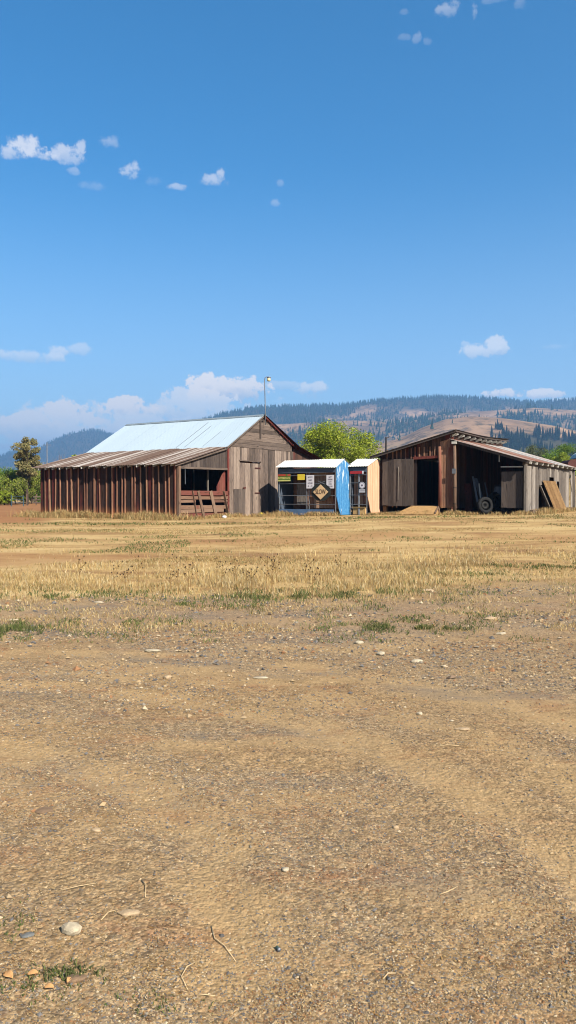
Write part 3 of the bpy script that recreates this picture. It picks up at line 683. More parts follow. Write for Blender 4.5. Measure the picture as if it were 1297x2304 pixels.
# ================================================================== LOW ROADSIDE SHEDS
def minished(name, label, C, W, D, heave, hridge, matp, matroof, y0, sag, front_mats, skirt):
    e = empty(name, C, TH, label=label, cat='shed')
    mid = D/2
    for yy, nm in ((y0, 'end_panel'), (y0+W, 'end_panel')):
        mb = MB(); t = .03
        pts = [(.0, .95), (.0, heave), (mid, hridge), (D, heave+.08), (D, .0), (.38, .0)]
        poly = [Vector((a, yy, b)) for a, b in pts]
        if yy == y0:
            # ribbed outer face made of narrow strips
            n = max(8, int(D/.1))
            def top(x): return heave + (hridge-heave)*x/mid if x < mid else hridge - (hridge-heave-.08)*(x-mid)/mid
            def bot(x): return max(0, .95*(1 - x/.38))
            for k in range(n):
                a, b = D*k/n, D*(k+1)/n; o = .012*(k % 2)
                mb.hexa([Vector((a, yy, bot(a))), Vector((b, yy, bot(b))), Vector((b, yy, top(b))), Vector((a, yy, top(a))), Vector((a, yy-t-o, bot(a))), Vector((b, yy-t-o, bot(b))), Vector((b, yy-t-o, top(b))), Vector((a, yy-t-o, top(a)))])
        else: mb.prism(poly, -EY, t)
        mb.build(nm, matp if yy == y0 else M['slate_and_shade'], e)  # far panel's darker colour stands in for shade on its inner face
    mb = MB(); planks(mb, (D-.03, 0, 0), EY, -EX, y0+.04, y0+W, lambda u: .1, lambda u: heave, .42, .02, .01, rr=random.Random(3)); mb.build('back_wall', front_mats, e)
    mb = MB(); ov = .14
    sheets(mb, (-ov, y0-.08, heave+.02-sag), (-ov, y0+W+.1, heave+.02+sag), (mid, y0-.08, hridge+.05), (mid, y0+W+.1, hridge+.05), .15, .012, .75, rows=2, lift=.008)
    sheets(mb, (D+.08, y0-.08, heave+.08), (D+.08, y0+W+.1, heave+.08), (mid, y0-.08, hridge+.05), (mid, y0+W+.1, hridge+.05), .15, .012, .75, rows=2, lift=.008)
    mb.build('roof', matroof, e)
    mb = MB()
    for yy in (y0+.05, y0+W*.46, y0+W*.5, y0+W-.05): mb.tube([(.03, yy, 0), (.03, yy, heave-.08)], [.024, .024], 6)
    for z in (heave-.42, heave-.85, heave-1.5, .55): mb.tube([(.02, y0+.03, z), (.02, y0+W-.03, z)], [.018, .018], 6)
    mb.build('tube_frame', M['steel'], e)
    return e
C3 = (2.527, 40.6, .72)
bs = minished('blue_shed', 'small open fronted shed with bright blue end panel, white roof and signs on its rails', C3, 3.65, 1.6, 2.52, 2.93, M['blue'], M['white_roof'], 0, .05, M['back_boards'], True)
mb = MB(); mb.box((-.02, 1.82, 2.36), (.025, 3.6, .24)); mb.build('fascia_board', M['slate_and_shade'], bs)
mb = MB(); mb.box((-.02, 1.85, .14), (.03, 3.45, .30)); mb.build('skirt_board', M['blue_grey'], bs)
mb = MB(); planks(mb, (.48, 0, 0), EY, -EX, .1, 2.05, lambda u: .35, lambda u: 2.3, .36, .02, .02, rr=random.Random(9)); mb.build('inner_boards', M['back_boards'], bs)
mb = MB(); planks(mb, (.50, 0, 0), EY, -EX, 2.05, 2.75, lambda u: .5, lambda u: 1.75, .7, .02, .01); mb.build('grey_board', M['silver_wood'], bs)
C4 = (4.22, 41.1, .72)
ts = minished('tan_shed', 'tan ribbed metal shed with white roof, partly hidden behind the blue one', C4, 1.08, 2.15, 2.55, 2.98, M['tan'], M['white_roof'], 0, .0, M['back_boards'], False)
mb = MB(); mb.box((-.02, .54, 2.4), (.025, 1.02, .24)); mb.build('fascia_board', M['slate_and_shade'], ts)
mb = MB(); planks(mb, (.42, 0, 0), EY, -EX, .05, 1.03, lambda u: .5, lambda u: 2.35, .45, .02, .02, rr=random.Random(4)); mb.build('inner_boards', M['back_boards'], ts)
mb = MB(); mb.box((.2, .55, .18), (.3, .7, .34)); mb.box((.18, .55, .4), (.4, .8, .03)); mb.build('raised_floor', M['crate'], ts)

def on_front(C, X, Yv, z): return Vector(C) + Matrix.Rotation(TH, 3, 'Z') @ Vector((X, Yv, z))
SR = (R(90), 0, TH - R(90))   # sign standing, facing the front of the sheds
def yloc(px, C):               # local distance along a shed front for a picture column
    k = (px-CX)/F; return (C[0] - k*C[1]) / (.838 + k*.545)
def sign_plate(name, label, px0, px1, py0, py1, C, mat, group=None, X=-.05, cat='sign', th=.012, shape=None):
    ya, yb = yloc(px1, C), yloc(px0, C); yc = (ya+yb)/2; Yw = C[1] + .545*yc
    z0, z1 = EYE + (HZ-py1)/F*Yw, EYE + (HZ-py0)/F*Yw
    e = empty(name, on_front(C, X, yc, (z0+z1)/2 - C[2]), TH - R(90), label=label, cat=cat, group=group)
    w, h = yb-ya, z1-z0; mb = MB()
    if shape == 'diamond': mb.prism([(-w/2, 0, 0), (0, 0, -h/2), (w/2, 0, 0), (0, 0, h/2)], -EY, th)
    else: mb.box((0, th/2, 0), (w, th, h))
    mb.build('plate', mat, e); return e, w, h
e, w, h = sign_plate('slow_sign', 'faded orange diamond road sign reading SLOW on the blue shed front', 707, 741, 1090, 1124, C3, M['sign_orange'], X=-.10, shape='diamond')
lett('lettering', 'SLOW', .36, M['sign_ink'], e, (0, -.004, 0), (R(90), 0, 0), width=w*.68, bold=.002)
e2, w, h = sign_plate('sign_backing', 'dark grey octagonal plate behind the diamond SLOW sign', 703, 745, 1088, 1126, C3, M['sign_back'], X=-.06)
for o in list(e2.children): bpy.data.objects.remove(o)
mb = MB(); mb.prism([(math.cos(R(22.5+45*k))*w*.55, 0, math.sin(R(22.5+45*k))*h*.56) for k in range(8)], -EY, .012); mb.build('plate', M['sign_back'], e2)
mb = MB(); mb.beam((-.2, -.01, .42), (.22, -.01, .56), .02, .03); mb.beam((-.2, -.01, .6), (.22, -.01, .42), .02, .03); mb.build('bracket', M['steel'], e2)
def lines(e, h, w, L, mat, fr=.62):
    n = len(L)
    for i, t in enumerate(L):
        z = h*(.40 - .80*(i+.3)/(n-.4)) if n > 1 else 0
        lett('lettering', t, h*.17*min(1, 4.6/n), mat, e, (0, -.003, z), (R(90), 0, 0), width=w*fr*min(1, len(t)/6+.12))
e, w, h = sign_plate('notice_sign', 'tall white notice with four lines of grey text, left of the SLOW sign', 691, 708, 1069, 1099, C3, M['white_sign'])
lines(e, h, w, ['NOTICE', 'YARD', 'HOURS', '8 - 5'], M['grey_ink'])
e, w, h = sign_plate('notice_sign', 'tall white notice with five lines of grey text, beside the blue end panel', 736, 753, 1069, 1099, C3, M['white_sign'])
lines(e, h, w, ['NOT', 'PARKING', 'LOT', 'FOR', 'TRUCKS'], M['grey_ink'])
e, w, h = sign_plate('dealer_sign', 'small green and red sign reading INTERSTATE at the left of the blue shed front', 627, 655, 1067, 1083, C3, M['sign_green'])
mb = MB(); mb.box((0, -.004, h*.36), (w, .006, h*.28)); mb.build('red_band', M['sign_red'], e)
mb = MB(); mb.box((0, -.004, -h*.42), (w, .006, h*.13)); mb.build('yellow_band', M['pale_yellow'], e)
mb = MB(); mb.prism([(w*.12, -.010, h*.5), (w*.30, -.010, h*.5), (w*.21, -.010, h*.16)], -EY, .003); mb.build('emblem', M['sign_green'], e)
lett('lettering', 'INTERSTATE', h*.4, M['pale_yellow'], e, (0, -.004, -h*.07), (R(90), 0, 0), width=w*.94, bold=.003)
e, w, h = sign_plate('yellow_plate', 'bright yellow blank plate hanging between two rails of the blue shed', 671, 687, 1067, 1080, C3, M['yellow'], cat='plate')
e, w, h = sign_plate('emblem_sign', 'black sign with round white emblem above two white strips on the tan shed', 808, 824, 1084, 1109, C4, M['sign_black'])
mb = MB(); mb.lathe([(w*.42, 0), (w*.42, .006)], 24, Matrix.Rotation(R(90), 3, 'X'), (0, 0, h*.18)); mb.build('emblem', M['white_sign'], e)
mb = MB(); mb.lathe([(w*.13, 0), (w*.13, .004)], 16, Matrix.Rotation(R(90), 3, 'X'), (0, -.007, h*.18)); mb.lathe([(w*.38, 0), (w*.38, .002), (w*.33, .002), (w*.33, 0)], 24, Matrix.Rotation(R(90), 3, 'X'), (0, -.007, h*.18), True); mb.build('emblem_mark', M['grey_ink'], e)
mb = MB(); mb.box((0, -.004, -h*.24), (w*.86, .006, h*.09)); mb.box((0, -.004, -h*.41), (w*.86, .006, h*.09)); mb.build('white_strips', M['white_sign'], e)
e, w, h = sign_plate('red_sign_strip', 'narrow red strip with a white tip under the eave of the tan shed', 789, 819, 1060, 1066, C4, M['red_strip'])
mb = MB(); mb.box((w*.46, -.005, 0), (w*.1, .012, h*1.05)); mb.build('white_tip', M['white_sign'], e)

# ================================================================== RIGHT SHED
C2 = (11.6, 38.0, .79)
rs = empty('open_shed', C2, TH, label='dark brown wooden shed with an open lean-to bay full of tyres on its right', cat='shed')
def P2(y): return 4.14 - (y-3.78)*(4.14-3.12)/4.0
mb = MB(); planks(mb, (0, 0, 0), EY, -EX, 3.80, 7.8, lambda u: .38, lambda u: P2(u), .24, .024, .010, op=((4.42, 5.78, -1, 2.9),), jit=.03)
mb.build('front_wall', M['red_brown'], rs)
mb = MB(); u = 3.85
while u < 7.7:
    if not 4.38 < u < 5.8: mb.box((-.065, u, 1.9), (.035, rnd.uniform(.05, .09), 3.0 + .2*rnd.random()))
    else: mb.box((-.065, u, 3.24), (.035, .07, .55))
    u += rnd.uniform(.22, .34)
mb.build('batten_strips', M['batten'], rs)
mb = MB(); planks(mb, (0, 3.78, 0), EX, -EY, 0, 8.5, lambda u: .3, lambda u: 4.12, .26, .024, .004); mb.build('side_wall', M['red_brown'], rs)
mb = MB(); planks(mb, (8.5, 0, 0), EY, EX, 0, 7.8, lambda u: .0, lambda u: (2.5 + u*.3) if u < 3.78 else P2(u), .3, .024, 0)
planks(mb, (0, 7.8, 0), EX, EY, 0, 8.5, lambda u: .1, lambda u: 3.1, .3, .024, 0); mb.build('rear_wall', M['red_brown'], rs)
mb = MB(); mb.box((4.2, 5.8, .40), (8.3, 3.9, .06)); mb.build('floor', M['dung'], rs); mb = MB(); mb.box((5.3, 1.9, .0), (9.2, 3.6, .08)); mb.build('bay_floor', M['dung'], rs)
mb = MB()   # high roof: shallow sag along its eave
for i in range(8):
    a, b = -.45 + i*1.13, -.45 + (i+1)*1.13 + .03; sg = lambda x: 4.20 - .10*math.sin(math.pi*min(1, max(0, x/8.6))) + .012*x
    sheets(mb, (a, 8.35, 3.06), (b, 8.35, 3.06), (a, 3.35, sg(a)+.12), (b, 3.35, sg(b)+.12), .12, .008, 1.2, rows=2)
mb.build('high_roof', M['grey_roof'], rs)
mb = MB(); mb.beam((-.38, 8.25, 3.01), (-.38, 3.4, 4.25), .04, .13); mb.build('barge_board', M['dark_grey_wood'], rs)
mb = MB(); mb.beam((-.4, 3.37, 4.235), (4.0, 3.37, 4.16), .03, .05); mb.beam((4.0, 3.37, 4.16), (8.5, 3.37, 4.27), .03, .05); mb.build('eave_board', M['dark_grey_wood'], rs)
for k in range(10):
    xx = .05 + k*.9; zz = 4.13 - .10*math.sin(math.pi*min(1, xx/8.6)) + .012*xx
    mb = MB(); mb.beam((xx, 3.42, zz), (xx, 4.3, zz-.23), .055, .12); mb.build('rafter_tail', M['white_wood'], rs)
mb = MB(); sheets(mb, (-.3, -.32, 2.64), (10.6, -.32, 2.60), (-.3, 3.76, 3.86), (8.9, 3.76, 3.95), .15, .011, .85, rows=4, lift=.01, ragged=.05)
mb.build('lean_to_roof', M['lean_roof'], rs)
mb = MB(); mb.beam((-.2, -.3, 2.56), (-.2, 3.74, 3.78), .04, .12); mb.build('barge_board', M['dark_grey_wood'], rs)
mb = MB(); mb.beam((.05, .05, 2.50), (10.1, .05, 2.46), .10, .14); mb.build('wall_plate', M['log'], rs)
for k in range(10):
    xx = .22 + k*1.05
    mb = MB(); mb.beam((xx, -.30, 2.545), (xx, .6, 2.82), .10, .12); mb.build('rafter_tail', M['white_wood'], rs)
mb = MB(); op = ((4.55, 5.6, .3, 1.95), (6.35, 6.6, .25, 1.75), (9.0, 9.6, .2, 2.2), (2.6, 3.7, .05, 1.5))
planks(mb, (0, 0, 0), EX, -EY, 0.1, 10.0, lambda u: .12, lambda u: 2.42, .24, .024, .012, op=op, jit=.02)
mb.build('lean_to_wall', M['silver_wood'], rs)
mb = MB(); mb.beam((.06, -.05, 0), (.06, -.05, 2.5), .13, .13); mb.build('corner_post', M['silver_wood'], rs); mb = MB(); mb.beam((10.1, -.1, 0), (10.05, -.05, 2.45), .14, .14); mb.build('corner_post', M['silver_wood'], rs); mb = MB(); mb.beam((9.0, -.045, 2.2), (9.7, -.045, 1.2), .03, .06); mb.build('brace', M['silver_wood'], rs)
mb = MB(); mb.beam((.2, -.3, .10), (8.7, -.28, .16), .16, .26); mb.build('ground_beam', M['log'], rs)
mb = MB(); planks(mb, (.18, 0, 0), EY, -EX, .12, 1.18, lambda u: .32, lambda u: 2.14, .35, .022, .005, jit=.004); mb.build('half_wall', M['dark_grey_wood'], rs)
mb = MB(); mb.beam((.1, .1, 2.36), (.1, 1.2, 2.38), .04, .05); mb.build('rail', M['white_wood'], rs)
mb = MB(); mb.tube([(0, 1.25, 3.0), (0, 1.25, 2.62)], [.022, .022], 6); mb.build('hanging_pipe', M['white_wood'], rs)
mb = MB(); mb.tube([(-.18, 3.50, -.05), (-.2, 3.48, 1.5), (-.18, 3.52, 3.62)], [.09, .085, .08], 10); pst = mb.build('log_post', M['post_wood'], rs, True)
mb = MB(); mb.box((-.18, 3.5, 3.66), (.26, .26, .12)); mb.build('white_cap', M['white_wood'], pst)
for z in (1.33, .5): mb = MB(); mb.tube([(-.19, 3.49, z), (-.19, 3.49, z+.04)], [.1, .1], 10); mb.build('iron_band', M['dark_metal'], pst)
mb = MB(); mb.box((-.3, 3.5, 2.2), (.02, .2, .25)); mb.build('tin_patch', M['steel'], pst)
mb = MB(); planks(mb, (-.03, 0, 0), EY, -EX, 3.62, 4.36, lambda u: .32, lambda u: P2(u)-.25, .18, .03, .015, jit=.02); mb.build('front_boards', M['batten'], rs)
mb = MB(); mb.tube([(-.1, 4.34, .35), (-.1, 4.33, 2), (-.1, 4.36, 3.5)], [.09, .085, .08], 8); mb.build('door_post', M['batten'], rs, True)
mb = MB(); mb.beam((-.09, 4.3, 2.98), (-.09, 5.85, 2.93), .05, .14); mb.build('door_lintel', M['red_paint'], rs)
mb = MB(); planks(mb, (-.14, 0, 0), EY, -EX, 5.80, 7.62, lambda u: .40, lambda u: 2.84 + .01*u, .32, .026, .006, jit=.01); dr = mb.build('sliding_door', M['dark_grey_wood'], rs)
mb = MB(); mb.beam((-.19, 6.68, .7), (-.19, 6.66, 2.5), .05, .015); mb.build('handle_strip', M['silver_wood'], dr)
for q in ((.2, 3.9), (.2, 5.7), (.2, 7.6), (3, 3.9), (3, 7.6)): mb = MB(); mb.box((q[0], q[1], .16), (.22, .22, .44)); mb.build('foundation_block', M['stone_brown'], rs)
# earth and plank ramp
rr_ = empty('door_ramp', on_front(C2, -.1, 5.15, -.05), TH, label='dusty sloping ramp in front of the open shed doorway', cat='ramp')
mb = MB(); mb.hexa([Vector((-.95, -1.0, 0)), Vector((.1, -.75, 0)), Vector((.1, .85, 0)), Vector((-.95, 1.35, 0)), Vector((-.95, -.8, .05)), Vector((0.05, -.70, .46)), Vector((0.05, .78, .46)), Vector((-.95, 1.3, .05))])
mb.build('ramp_surface', M['ramp_dirt'], rr_)
mb = MB(); mb.beam((-.9, -.92, .10), (.05, -.74, .46), .05, .07); mb.beam((-.3, -.95, .0), (-.05, -.75, .42), .05, .06); mb.build('side_plank', M['post_wood'], rr_)
# stove pipe behind the roof
pp = at(868, 1020, 48); e = empty('utility_post', (pp.x, 48, g1(pp.x, 48)), 0, label='thin dark post with a short side arm rising behind the shed roof', cat='post')
top = at(868, 984, 48).z - e.location.z
mb = MB(); mb.tube([(0, 0, 0), (.02, 0, top)], [.06, .05], 8); mb.build('pole', M['dark_metal'], e); mb = MB(); mb.beam((0, 0, top-.08), (.28, 0, top+.04), .04, .04); mb.build('arm', M['dark_metal'], e)

# things in and against the open shed
def world2(X, Y_, z): return on_front(C2, X, Y_, z)
def tyre(px, py, Yd, r, w, rz, tilt, label):
    c = at(px, py, Yd); e = empty('tyre', c, rz, label=label, cat='tyre', group='old tyres in the open shed'); e.rotation_euler = (R(tilt), 0, rz)
    m = Matrix.Rotation(R(90), 3, 'X'); mb = MB()
    prof = [(r*.60, -w*.30), (r*.66, -w*.46), (r*.84, -w*.52), (r*.96, -w*.42), (r, -w*.25), (r, w*.25), (r*.96, w*.42), (r*.84, w*.52), (r*.66, w*.46), (r*.60, w*.30)]
    mb.lathe(prof, 32, m, closed=True)
    for k in range(32):
        a = 2*math.pi*k/32; mb.box((math.cos(a)*r*1.0, rnd.choice((-1, 1))*w*.14, math.sin(a)*r*1.0), (.03, w*.5, .035), m=Matrix.Rotation(-a, 3, 'Y'))
    mb.build('tread', M['rubber'], e)
    mb = MB(); mb.lathe([(r*.60, -w*.2), (r*.52, -w*.26), (r*.50, 0), (r*.2, .02), (r*.16, -w*.2), (.01, -w*.2)], 24, m); mb.build('rim', M['rim'], e, True)
tyre(1092, 1137, 39.2, .42, .22, R(14), -8, 'black tyre with dusty rim, the nearest one at the left of the bay')
tyre(1114, 1130, 39.9, .52, .26, R(38), -6, 'larger black tyre standing in the middle behind the nearest one')
tyre(1147, 1137, 39.0, .46, .24, R(-30), -5, 'black tyre leaning in front of the grey half wall')
def board(name, label, pts, w, th, mat, cat='board', group=None):
    a, b = at(*pts[0]), at(*pts[1]); mb = MB(); mb.beam(a, b, w, th); o = mb.build(name, mat); 
    c = (a+b)/2; base = a if a.z < b.z else b
    me = o.data; me.transform(Matrix.Translation(-base)); o.location = base; tag(o, label, cat, group); return o
board('leaning_plank', 'pale blue grey plank leaning at the left inside the open bay', ((1078, 1146, 40.2), (1064, 1072, 41.0)), .10, .04, M['steel'])
board('metal_strip', 'wide dull grey metal strip leaning behind the nearest tyre', ((1090, 1140, 40.6), (1070, 1076, 41.2)), .22, .03, M['plastic_grey'])
board('leaning_plank', 'short white edged plank leaning between the tyres and the dark wall', ((1082, 1125, 40.4), (1078, 1088, 40.8)), .05, .04, M['white_wood'])
board('leaning_plank', 'thin pale strip leaning above the larger middle tyre', ((1098, 1120, 40.4), (1091, 1086, 40.9)), .05, .04, M['steel'])
board('leaning_board', 'wide dark red board standing against the inner wall of the bay', ((1055, 1150, 41.4), (1052, 1088, 41.7)), .38, .03, M['red_brown'])
e = empty('storage_drum', at(1122, 1150, 40.9), 0, label='dark grey tapered drum standing behind the tyres', cat='drum')
mb = MB(); mb.lathe([(.36, 0), (.38, .1), (.33, .8), (.20, 1.25), (.20, 1.3)], 20); mb.build('drum_body', M['plastic_grey'], e, True)
mb = MB(); mb.lathe([(.22, 1.3), (.22, 1.36)], 20); mb.build('lid', M['dark_metal'], e, True)
# corrugated sheet and timber leaning on the silver wall
e = empty('corrugated_sheet', world2(5.0, -.55, .12), TH, label='tan weathered ribbed sheet leaning on the silver grey shed wall', cat='sheet')
mb = MB(); n = 34
for k in range(n):
    a, b = -1.25 + 2.5*k/n, -1.25 + 2.5*(k+1)/n; sh = -.75; o = .025*(k % 2)
    mb.hexa([Vector((a, -o, 0)), Vector((b, -o, 0)), Vector((b+sh, .46-o, 1.62)), Vector((a+sh, .46-o, 1.62)), Vector((a, -o-.02, 0)), Vector((b, -o-.02, 0)), Vector((b+sh, .44-o, 1.62)), Vector((a+sh, .44-o, 1.62))])
mb.build('ribbed_sheet', wood('tan_slats', [(128, 96, 62), (176, 138, 92), (204, 168, 118)], 2), e)
mb = MB(); a = world2(3.9, -.3, .1); b = world2(2.6, -.06, 1.45); mb.beam(a, b, .12, .05); o = mb.build('leaning_timber', M['silver_wood']); o.data.transform(Matrix.Translation(-a)); o.location = a
tag(o, 'short grey timber propped beside the tan ribbed sheet', 'timber')

# bits by the barn
mb = MB(); a = on_front(C1, 6.6, -.45, .10); b = on_front(C1, 9.3, -.5, .16); mb.beam(a, b, .16, .12); o = mb.build('fallen_beam', M['red_wood_h']); o.data.transform(Matrix.Translation(-a)); o.location = a
tag(o, 'faded red timber lying on the ground below the barn door', 'beam')
mb = MB(); c = at(588, 1164, 41.5); mb.lathe([(.05, 0), (.10, .03), (.11, .12), (.06, .2), (.05, .21)], 14); o = mb.build('yellow_jug', M['yellow'], None, True); o.location = (c.x, c.y, g1(c.x, c.y)); tag(o, 'small yellow jug on the grass in front of the barn door', 'jug')
mb = MB(); c = at(505, 1169, 39.2); mb.lathe([(.06, 0), (.11, .03), (.12, .09), (.07, .14)], 14); o = mb.build('white_bucket', M['white_sign'], None, True); o.location = (c.x, c.y, g1(c.x, c.y)); tag(o, 'small white tub below the manger boards', 'tub')

# pale truck on the bank, mostly out of frame
tz = at(1280, 1046, 58).z - .75
tr = empty('pickup_truck', (22.75, 58.5, tz), 0, label='old truck with pale cab and rusty dark bonnet at the right edge', cat='truck')
mb = MB()
prof = [(-2.45, .45), (-2.45, .85), (-2.3, 1.02), (-1.55, 1.15), (-1.5, 1.17), (2.6, 1.17), (2.6, .45)]
mb.prism([(a, -.8, b) for a, b in prof], -EY, -1.6); mb.build('body', M['truck_rust'], tr)
mb = MB(); mb.prism([(a, -.7, b) for a, b in [(-1.75, 1.17), (-1.5, 1.5), (-1.15, 1.68), (.1, 1.7), (.35, 1.55), (.45, 1.17)]], -EY, -1.4); cab = mb.build('cab', M['truck_white'], tr)
mb = MB(); mb.prism([(a, -.71, b) for a, b in [(-1.45, 1.22), (-1.3, 1.45), (-1.05, 1.56), (-.5, 1.57), (-.5, 1.22)]], -EY, .01); mb.prism([(a, -.71, b) for a, b in [(-.4, 1.22), (-.4, 1.57), (.05, 1.57), (.2, 1.22)]], -EY, .01); mb.build('side_window', M['glass'], cab)
for a in (-1.7, 1.7):
    mb = MB(); mb.lathe([(.2, -.1), (.36, -.1), (.38, 0), (.36, .1), (.2, .1)], 20, Matrix.Rotation(R(90), 3, 'X'), (a, -.78, .38)); w_ = mb.build('wheel', M['rubber'], tr)
    mb = MB(); mb.lathe([(.2, .0), (.18, .08), (.05, .1)], 16, Matrix.Rotation(R(90), 3, 'X'), (a, -.8, .38)); mb.build('rim', M['rim'], w_)
mb = MB(); mb.box((-2.42, -.82, .75), (.12, .04, .14)); mb.build('headlight', M['lamp_glass'], tr)

# ================================================================== TREES
def leaves(P, size, g, up=.3):
    n = len(P); a = g.normal(0, 1, (n, 3)); a /= np.linalg.norm(a, axis=1)[:, None]
    b = g.normal(0, 1, (n, 3)); b = b - (b*a).sum(1)[:, None]*a; b /= np.linalg.norm(b, axis=1)[:, None]
    s = size * (.6 + .8*g.random(n)); a = a*s[:, None]; b = b*s[:, None]*.55
    V = np.stack([P-a, P+b, P+a, P-b], 1).reshape(-1, 3); return V, np.arange(n*4).reshape(-1, 4)
def tree(name, label, cat, base, H, W, nclump, nleaf, size, mat, seed, low=.15, trunk=.16, trunks=1, group=None, cr=.26, D=None, bark='bark', lean=0, squash=1.0, dead=0, shape=1.0):
    g = np.random.default_rng(seed); r_ = random.Random(seed)
    e = empty(name, base, 0, label=label, cat=cat, group=group); D = D or W
    cz = H*(low + (1-low)/2); rz = H*(1-low)/2
    mb = MB(); cl = []
    tries = 0
    while len(cl) < nclump and tries < 4000:
        tries += 1
        v = g.normal(0, 1, 3); v /= np.linalg.norm(v); rr = g.random()**.45
        ox = v[0]*rr; oy = v[1]*rr; oz = v[2]*rr
        wd = 1.0 if oz > -.2 else 1.0 + shape*(oz+.2)*.3
        c = np.array([ox*W/2*.86*wd + lean*(oz+1)/2, oy*D/2*.86*wd, cz + oz*rz*.88]); cl.append((c, (.7+.6*g.random())*cr*min(W, H)*.5))
    for t in range(trunks):
        bx, by = (r_.uniform(-.2, .2)*W*.4, r_.uniform(-.2, .2)*D*.4) if trunks > 1 else (0, 0)
        tp = Vector((lean*.7 + bx*2, by*2, H*.82)); pts = [Vector((bx*.3, by*.3, -.1)), Vector((bx+r_.uniform(-.1, .1), by, H*.3)), Vector((bx*1.5+lean*.4+r_.uniform(-.15, .15), by*1.5, H*.58)), tp]
        mb.tube(pts, [trunk*1.15, trunk*.8, trunk*.5, trunk*.12], 8)
    for c, r in cl[:60]:
        z0 = H*r_.uniform(.18, .6); z0 = min(z0, max(.1, c[2]*.8)); s = Vector((lean*z0/H*.7, 0, z0)); c_ = Vector(c); md = s.lerp(c_, .5) + Vector((0, 0, .06*H))
        mb.tube([s, md, c_], [trunk*.32, trunk*.2, trunk*.06], 5, False)
    mb.build('trunk', M[bark], e, True)
    if nleaf:
        Ps = []
        per = nleaf // len(cl)
        for c, r in cl:
            k = int(per*(.5+g.random())); v = g.normal(0, 1, (k, 3)); v /= np.linalg.norm(v, axis=1)[:, None]
            rad = r*(.35+.75*g.random(k)**.6); q = v*rad[:, None]; q[:, 2] *= .75*squash
            Ps.append(c+q + g.normal(0, r*.16, (k, 3)))
        Pn = np.concatenate(Ps); Pn[:, 2] = np.maximum(Pn[:, 2], .02)
        V, Fa = leaves(Pn, size, g); npmesh('crown', V, Fa, M[mat], e)
    return e
def tb(px, Y_): x = (px-CX)/F*Y_; return (x, Y_, g1(x, Y_))
def tallness(py, Y_, b): return EYE + (HZ-py)/F*Y_ - b[2]
b = tb(752, 72); tree('broad_tree', 'broad bushy yellow green tree between the barn and the open shed', 'tree', b, tallness(930, 72, b), 9.6, 120, 52000, .08, 'leaf_lime', 3, .02, .25, 2, cr=.20, D=6.5)
b = tb(62, 92); tree('tall_tree', 'tall sparse olive brown tree rising over the bushes at far left', 'tree', b, tallness(976, 92, b), 4.0, 60, 15000, .10, 'leaf_olive', 18, .26, .17, 1, cr=.21, shape=2)
b = tb(138, 118); tree('bare_tree', 'leafless grey tree just left of the barn roof', 'tree', b, tallness(1003, 118, b), 4.0, 60, 0, .1, 'leaf_olive', 9, .4, .13, 1, bark='bare_wood')
b = tb(182, 108); tree('leafy_tree', 'small bright green tree showing behind the barn roof edge', 'tree', b, tallness(1008, 108, b), 4.2, 26, 9000, .10, 'leaf_lime', 10, .3, .16, 1)
BSH = [(4, 1044, 96, 6.4, 'leaf_mid'), (40, 1052, 94, 6.0, 'leaf_bush'), (-4, 1072, 87, 4.6, 'leaf_bush'), (70, 1056, 98, 5.6, 'leaf_bush'), (24, 1074, 88, 4.4, 'leaf_bush'), (10, 1102, 84.5, 3.0, 'leaf_lime'), (86, 1066, 104, 5.4, 'leaf_mid'), (22, 1036, 114, 7.6, 'leaf_mid'), (78, 1040, 122, 8.0, 'leaf_grey'), (118, 1060, 114, 7, 'leaf_grey'), (-40, 1050, 96, 7, 'leaf_mid')]
BL = ['dark green rounded bush at the very left edge', 'olive green bush standing behind the blue gate', 'low yellow green bush cut by the left edge', 'bush behind the wooden rail fence', 'bush just left of the blue gate', 'bright yellow green shrub nearest the brown field at left', 'green bush beside the far corner of the barn',
      'taller green bush behind the other bushes at far left', 'grey green bush below the tall sparse tree', 'grey green bush hidden mostly by the barn corner', 'large green bush cut off by the left edge, behind the low yellow green one']
for i, (px, py, Yb, W, mt) in enumerate(BSH):
    b = tb(px, Yb); tree('bush', BL[i], 'bush', b, tallness(py, Yb, b), W, 30, 9000, .085, mt, 30+i, .0, .06, 2, group='bushes at the left of the barn', cr=.30)
for i, (px, py, Yb, W, mt, lb) in enumerate([(1205, 1003, 118, 6.5, 'leaf_grey', 'grey green tree directly above the right end of the shed roof'), (1245, 1012, 112, 6, 'leaf_mid', 'green bush between the grey green tree and the truck'), (1292, 984, 128, 7, 'leaf_mid', 'dark green tree at the right edge above the truck'),
        (1272, 1018, 100, 4.5, 'leaf_lime', 'low lime green bush directly behind the truck bonnet'), (1165, 1022, 125, 5, 'leaf_grey', 'small grey green bush above the rusty roof')]):
    b = tb(px, Yb); tree('roadside_tree', lb, 'tree', b, tallness(py, Yb, b), W, 34, 9000, .10, mt, 60+i, .08, .12, 1, group='trees behind the open shed', cr=.28)

# gate, fence, far pole
b = tb(40, 78); e = empty('field_gate', (b[0], b[1], b[2]), R(4), label='blue grey steel gate in front of the bushes at far left', cat='gate')
for a in (-.62, .58): mb = MB(); mb.tube([(a, 0, 0), (a, 0, 1.12)], [.05, .05], 8); mb.build('post', M['blue_steel'], e)
mb = MB()
for z in (.35, .7, 1.0): mb.tube([(-.6, 0, z), (.56, 0, z)], [.025, .025], 6)
mb.build('rails', M['blue_steel'], e)
b = tb(80, 84); e = empty('rail_fence', b, R(-8), label='weathered wooden rail fence between the blue gate and the barn', cat='fence')
for a in (-1.0, .1, 1.2, 2.4): mb = MB(); mb.beam((a, 0, 0), (a+.03, 0, 1.25), .12, .1); mb.build('post', M['post_wood'], e)
mb = MB()
for z in (.3, .6, .92): mb.beam((-.2, -.06, z), (2.6, -.06, z+.05), .04, .12)
mb.build('rails', M['grey_wood_h'], e)
